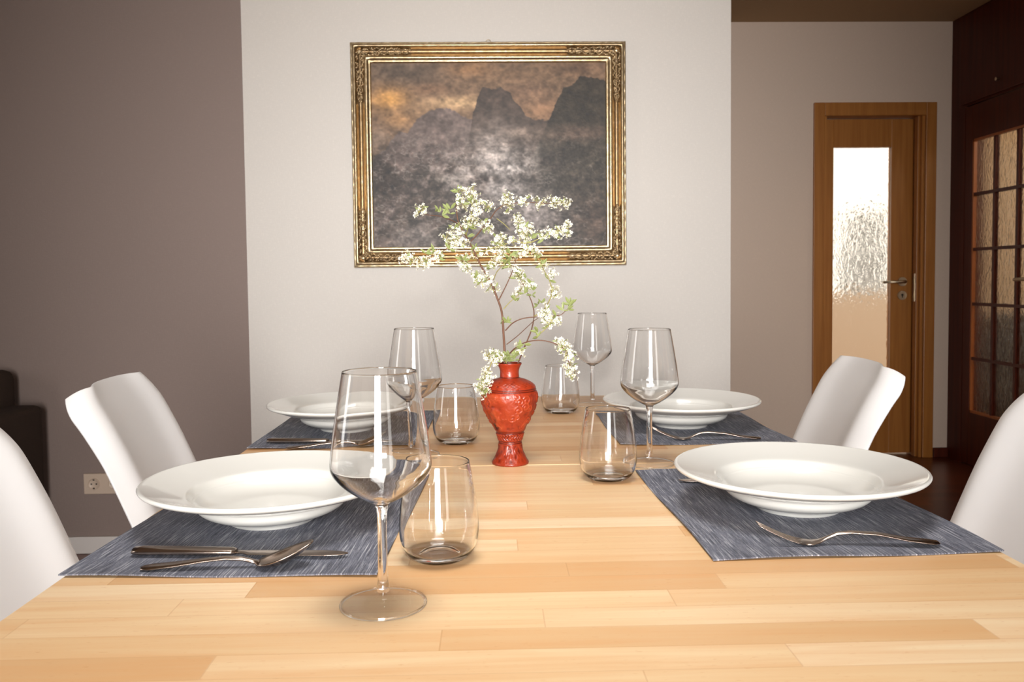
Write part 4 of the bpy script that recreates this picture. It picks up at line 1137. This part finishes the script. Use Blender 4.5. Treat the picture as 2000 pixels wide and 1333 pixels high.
# ------------------------------------------------------------------ shell chairs (local: +x is the way the sitter faces)
def shell_surface():
    """centre line of the shell in x-z from the front lip of the seat to the top of the back"""
    cl = smooth_prof([(0.235, 0.428), (0.215, 0.448), (0.16, 0.452), (0.05, 0.436), (-0.06, 0.432), (-0.135, 0.452), (-0.158, 0.500), (-0.178, 0.550), (-0.196, 0.600), (-0.216, 0.650), (-0.246, 0.720), (-0.280, 0.790), (-0.300, 0.822), (-0.320, 0.854)], 4)
    n = len(cl); NU = 40
    rows = []
    for j, (x, z) in enumerate(cl):
        a = cl[max(j - 1, 0)]; b = cl[min(j + 1, n - 1)]
        tx_, tz_ = b[0] - a[0], b[1] - a[1]; L = math.hypot(tx_, tz_); tx_ /= L; tz_ /= L
        nx, nz_ = tz_, -tx_                     # towards the sitter, or upwards on the seat
        if nx * 0.6 + nz_ * 0.8 < 0: nx, nz_ = -nx, -nz_
        s = j / (n - 1)
        back = min(1, max(0, (s - 0.42) / 0.2))
        hw = 0.225 + 0.006 * sin(s * pi)
        hw = hw * (1 - back) + 0.200 * back
        top = max(0, (z - 0.76) / 0.09) if back == 1 else 0
        front = max(0, (0.10 - s) / 0.10)
        hw_r = hw * (1 - 0.17 * min(1, max(0, (z - 0.785) / 0.069)) ** 3.2) * (1 - 0.12 * front ** 2)
        row = []
        for i in range(NU + 1):
            u = -1 + 2 * i / NU; au = abs(u)
            y = hw_r * u
            ridge = exp(-((au - 0.76) / 0.26) ** 2)
            roll = max(0, (au - 0.70) / 0.30)
            depth_back = 0.011 * ridge - 0.030 * roll ** 1.8 + 0.018 * au ** 2
            depth_seat = 0.030 * ridge + 0.012 * au ** 2 - 0.018 * roll ** 2
            d = depth_back * back + depth_seat * (1 - back)
            # rounded upper corners and gentle top arch
            zz = z; drop = 0.0
            if back > 0: drop = (0.009 * (max(0, au - 0.55) / 0.45) ** 2.2 + 0.010 * (max(0, au - 0.84) / 0.16) ** 2) * min(1, max(0, (z - 0.72) / 0.12))
            kz = 1 - back
            row.append((x + (nx * kz + back) * d, y, zz + nz_ * kz * d - drop * (1 if back > 0 else 0)))
        rows.append(row)
    return rows
def make_chair():
    t = thing('shell_chair', None, None, (0, 0, 0))
    rows = shell_surface(); bm = bmesh.new()
    V_ = [[bm.verts.new(p) for p in r] for r in rows]
    for a, b in zip(V_[:-1], V_[1:]):
        for i in range(len(a) - 1): bm.faces.new((a[i], a[i + 1], b[i + 1], b[i]))
    o = obj('seat_shell', bm, M['shell'], t, True)
    # soft corners of the rim
    so_ = o.modifiers.new('s', 'SOLIDIFY'); so_.thickness = 0.006; so_.offset = 0
    bv = o.modifiers.new('b', 'BEVEL'); bv.width = 0.002; bv.segments = 2; bv.limit_method = 'ANGLE'
    sb = o.modifiers.new('v', 'SUBSURF'); sb.levels = 1; sb.render_levels = 2
    bm = B(-0.12, 0.19, -0.17, 0.17, 0.462, 0.495, 0.015, 4); obj('seat_pad', bm, M['pad'], t, True)
    for sx in (-1, 1):
        for sy in (-1, 1):
            bm = bmesh.new(); tube(bm, [(0.03 + sx * 0.10, sy * 0.11, 0.43), (0.03 + sx * 0.20, sy * 0.19, 0.0)], [0.017, 0.011], 12)
            obj('leg', bm, M['beech_leaf'], t, True)
    bm = bmesh.new(); box(bm, -0.10, 0.16, -0.13, 0.13, 0.405, 0.425, 0.004); obj('under_frame', bm, M['dark_plastic'], t)
    return t
ch = make_chair()
chairs = [((-0.452, 1.708), 3.5, 1.0, 'white shell chair at the far left of the table, before the taupe wall'),
          ((-0.432, 1.085), 0, 1.0, 'white shell chair nearest on the left, cut by the picture edge'),
          ((0.530, 1.878), 176, 1.0, 'white shell chair at the far right side of the table, before the hall door'),
          ((0.600, 1.262), 177, 1.0, 'white shell chair nearest on the right, cut by the picture edge')]
for i, ((x, y), rz, s, lb) in enumerate(chairs):
    o = ch if i == 0 else copy_tree(ch)
    o.location = (x, y, 0); o.rotation_euler = (0, 0, radians(rz)); tag(o, lb, 'chair', 'white shell chairs around the table')
if MNEE:
    for o in S.objects:
        if o.type == 'MESH' and (o.name.split('.')[0] in ('tabletop', 'extension_leaf', 'placemat', 'pasta_plate', 'wall_back', 'seat_shell')):
            o.cycles.is_caustics_receiver = True
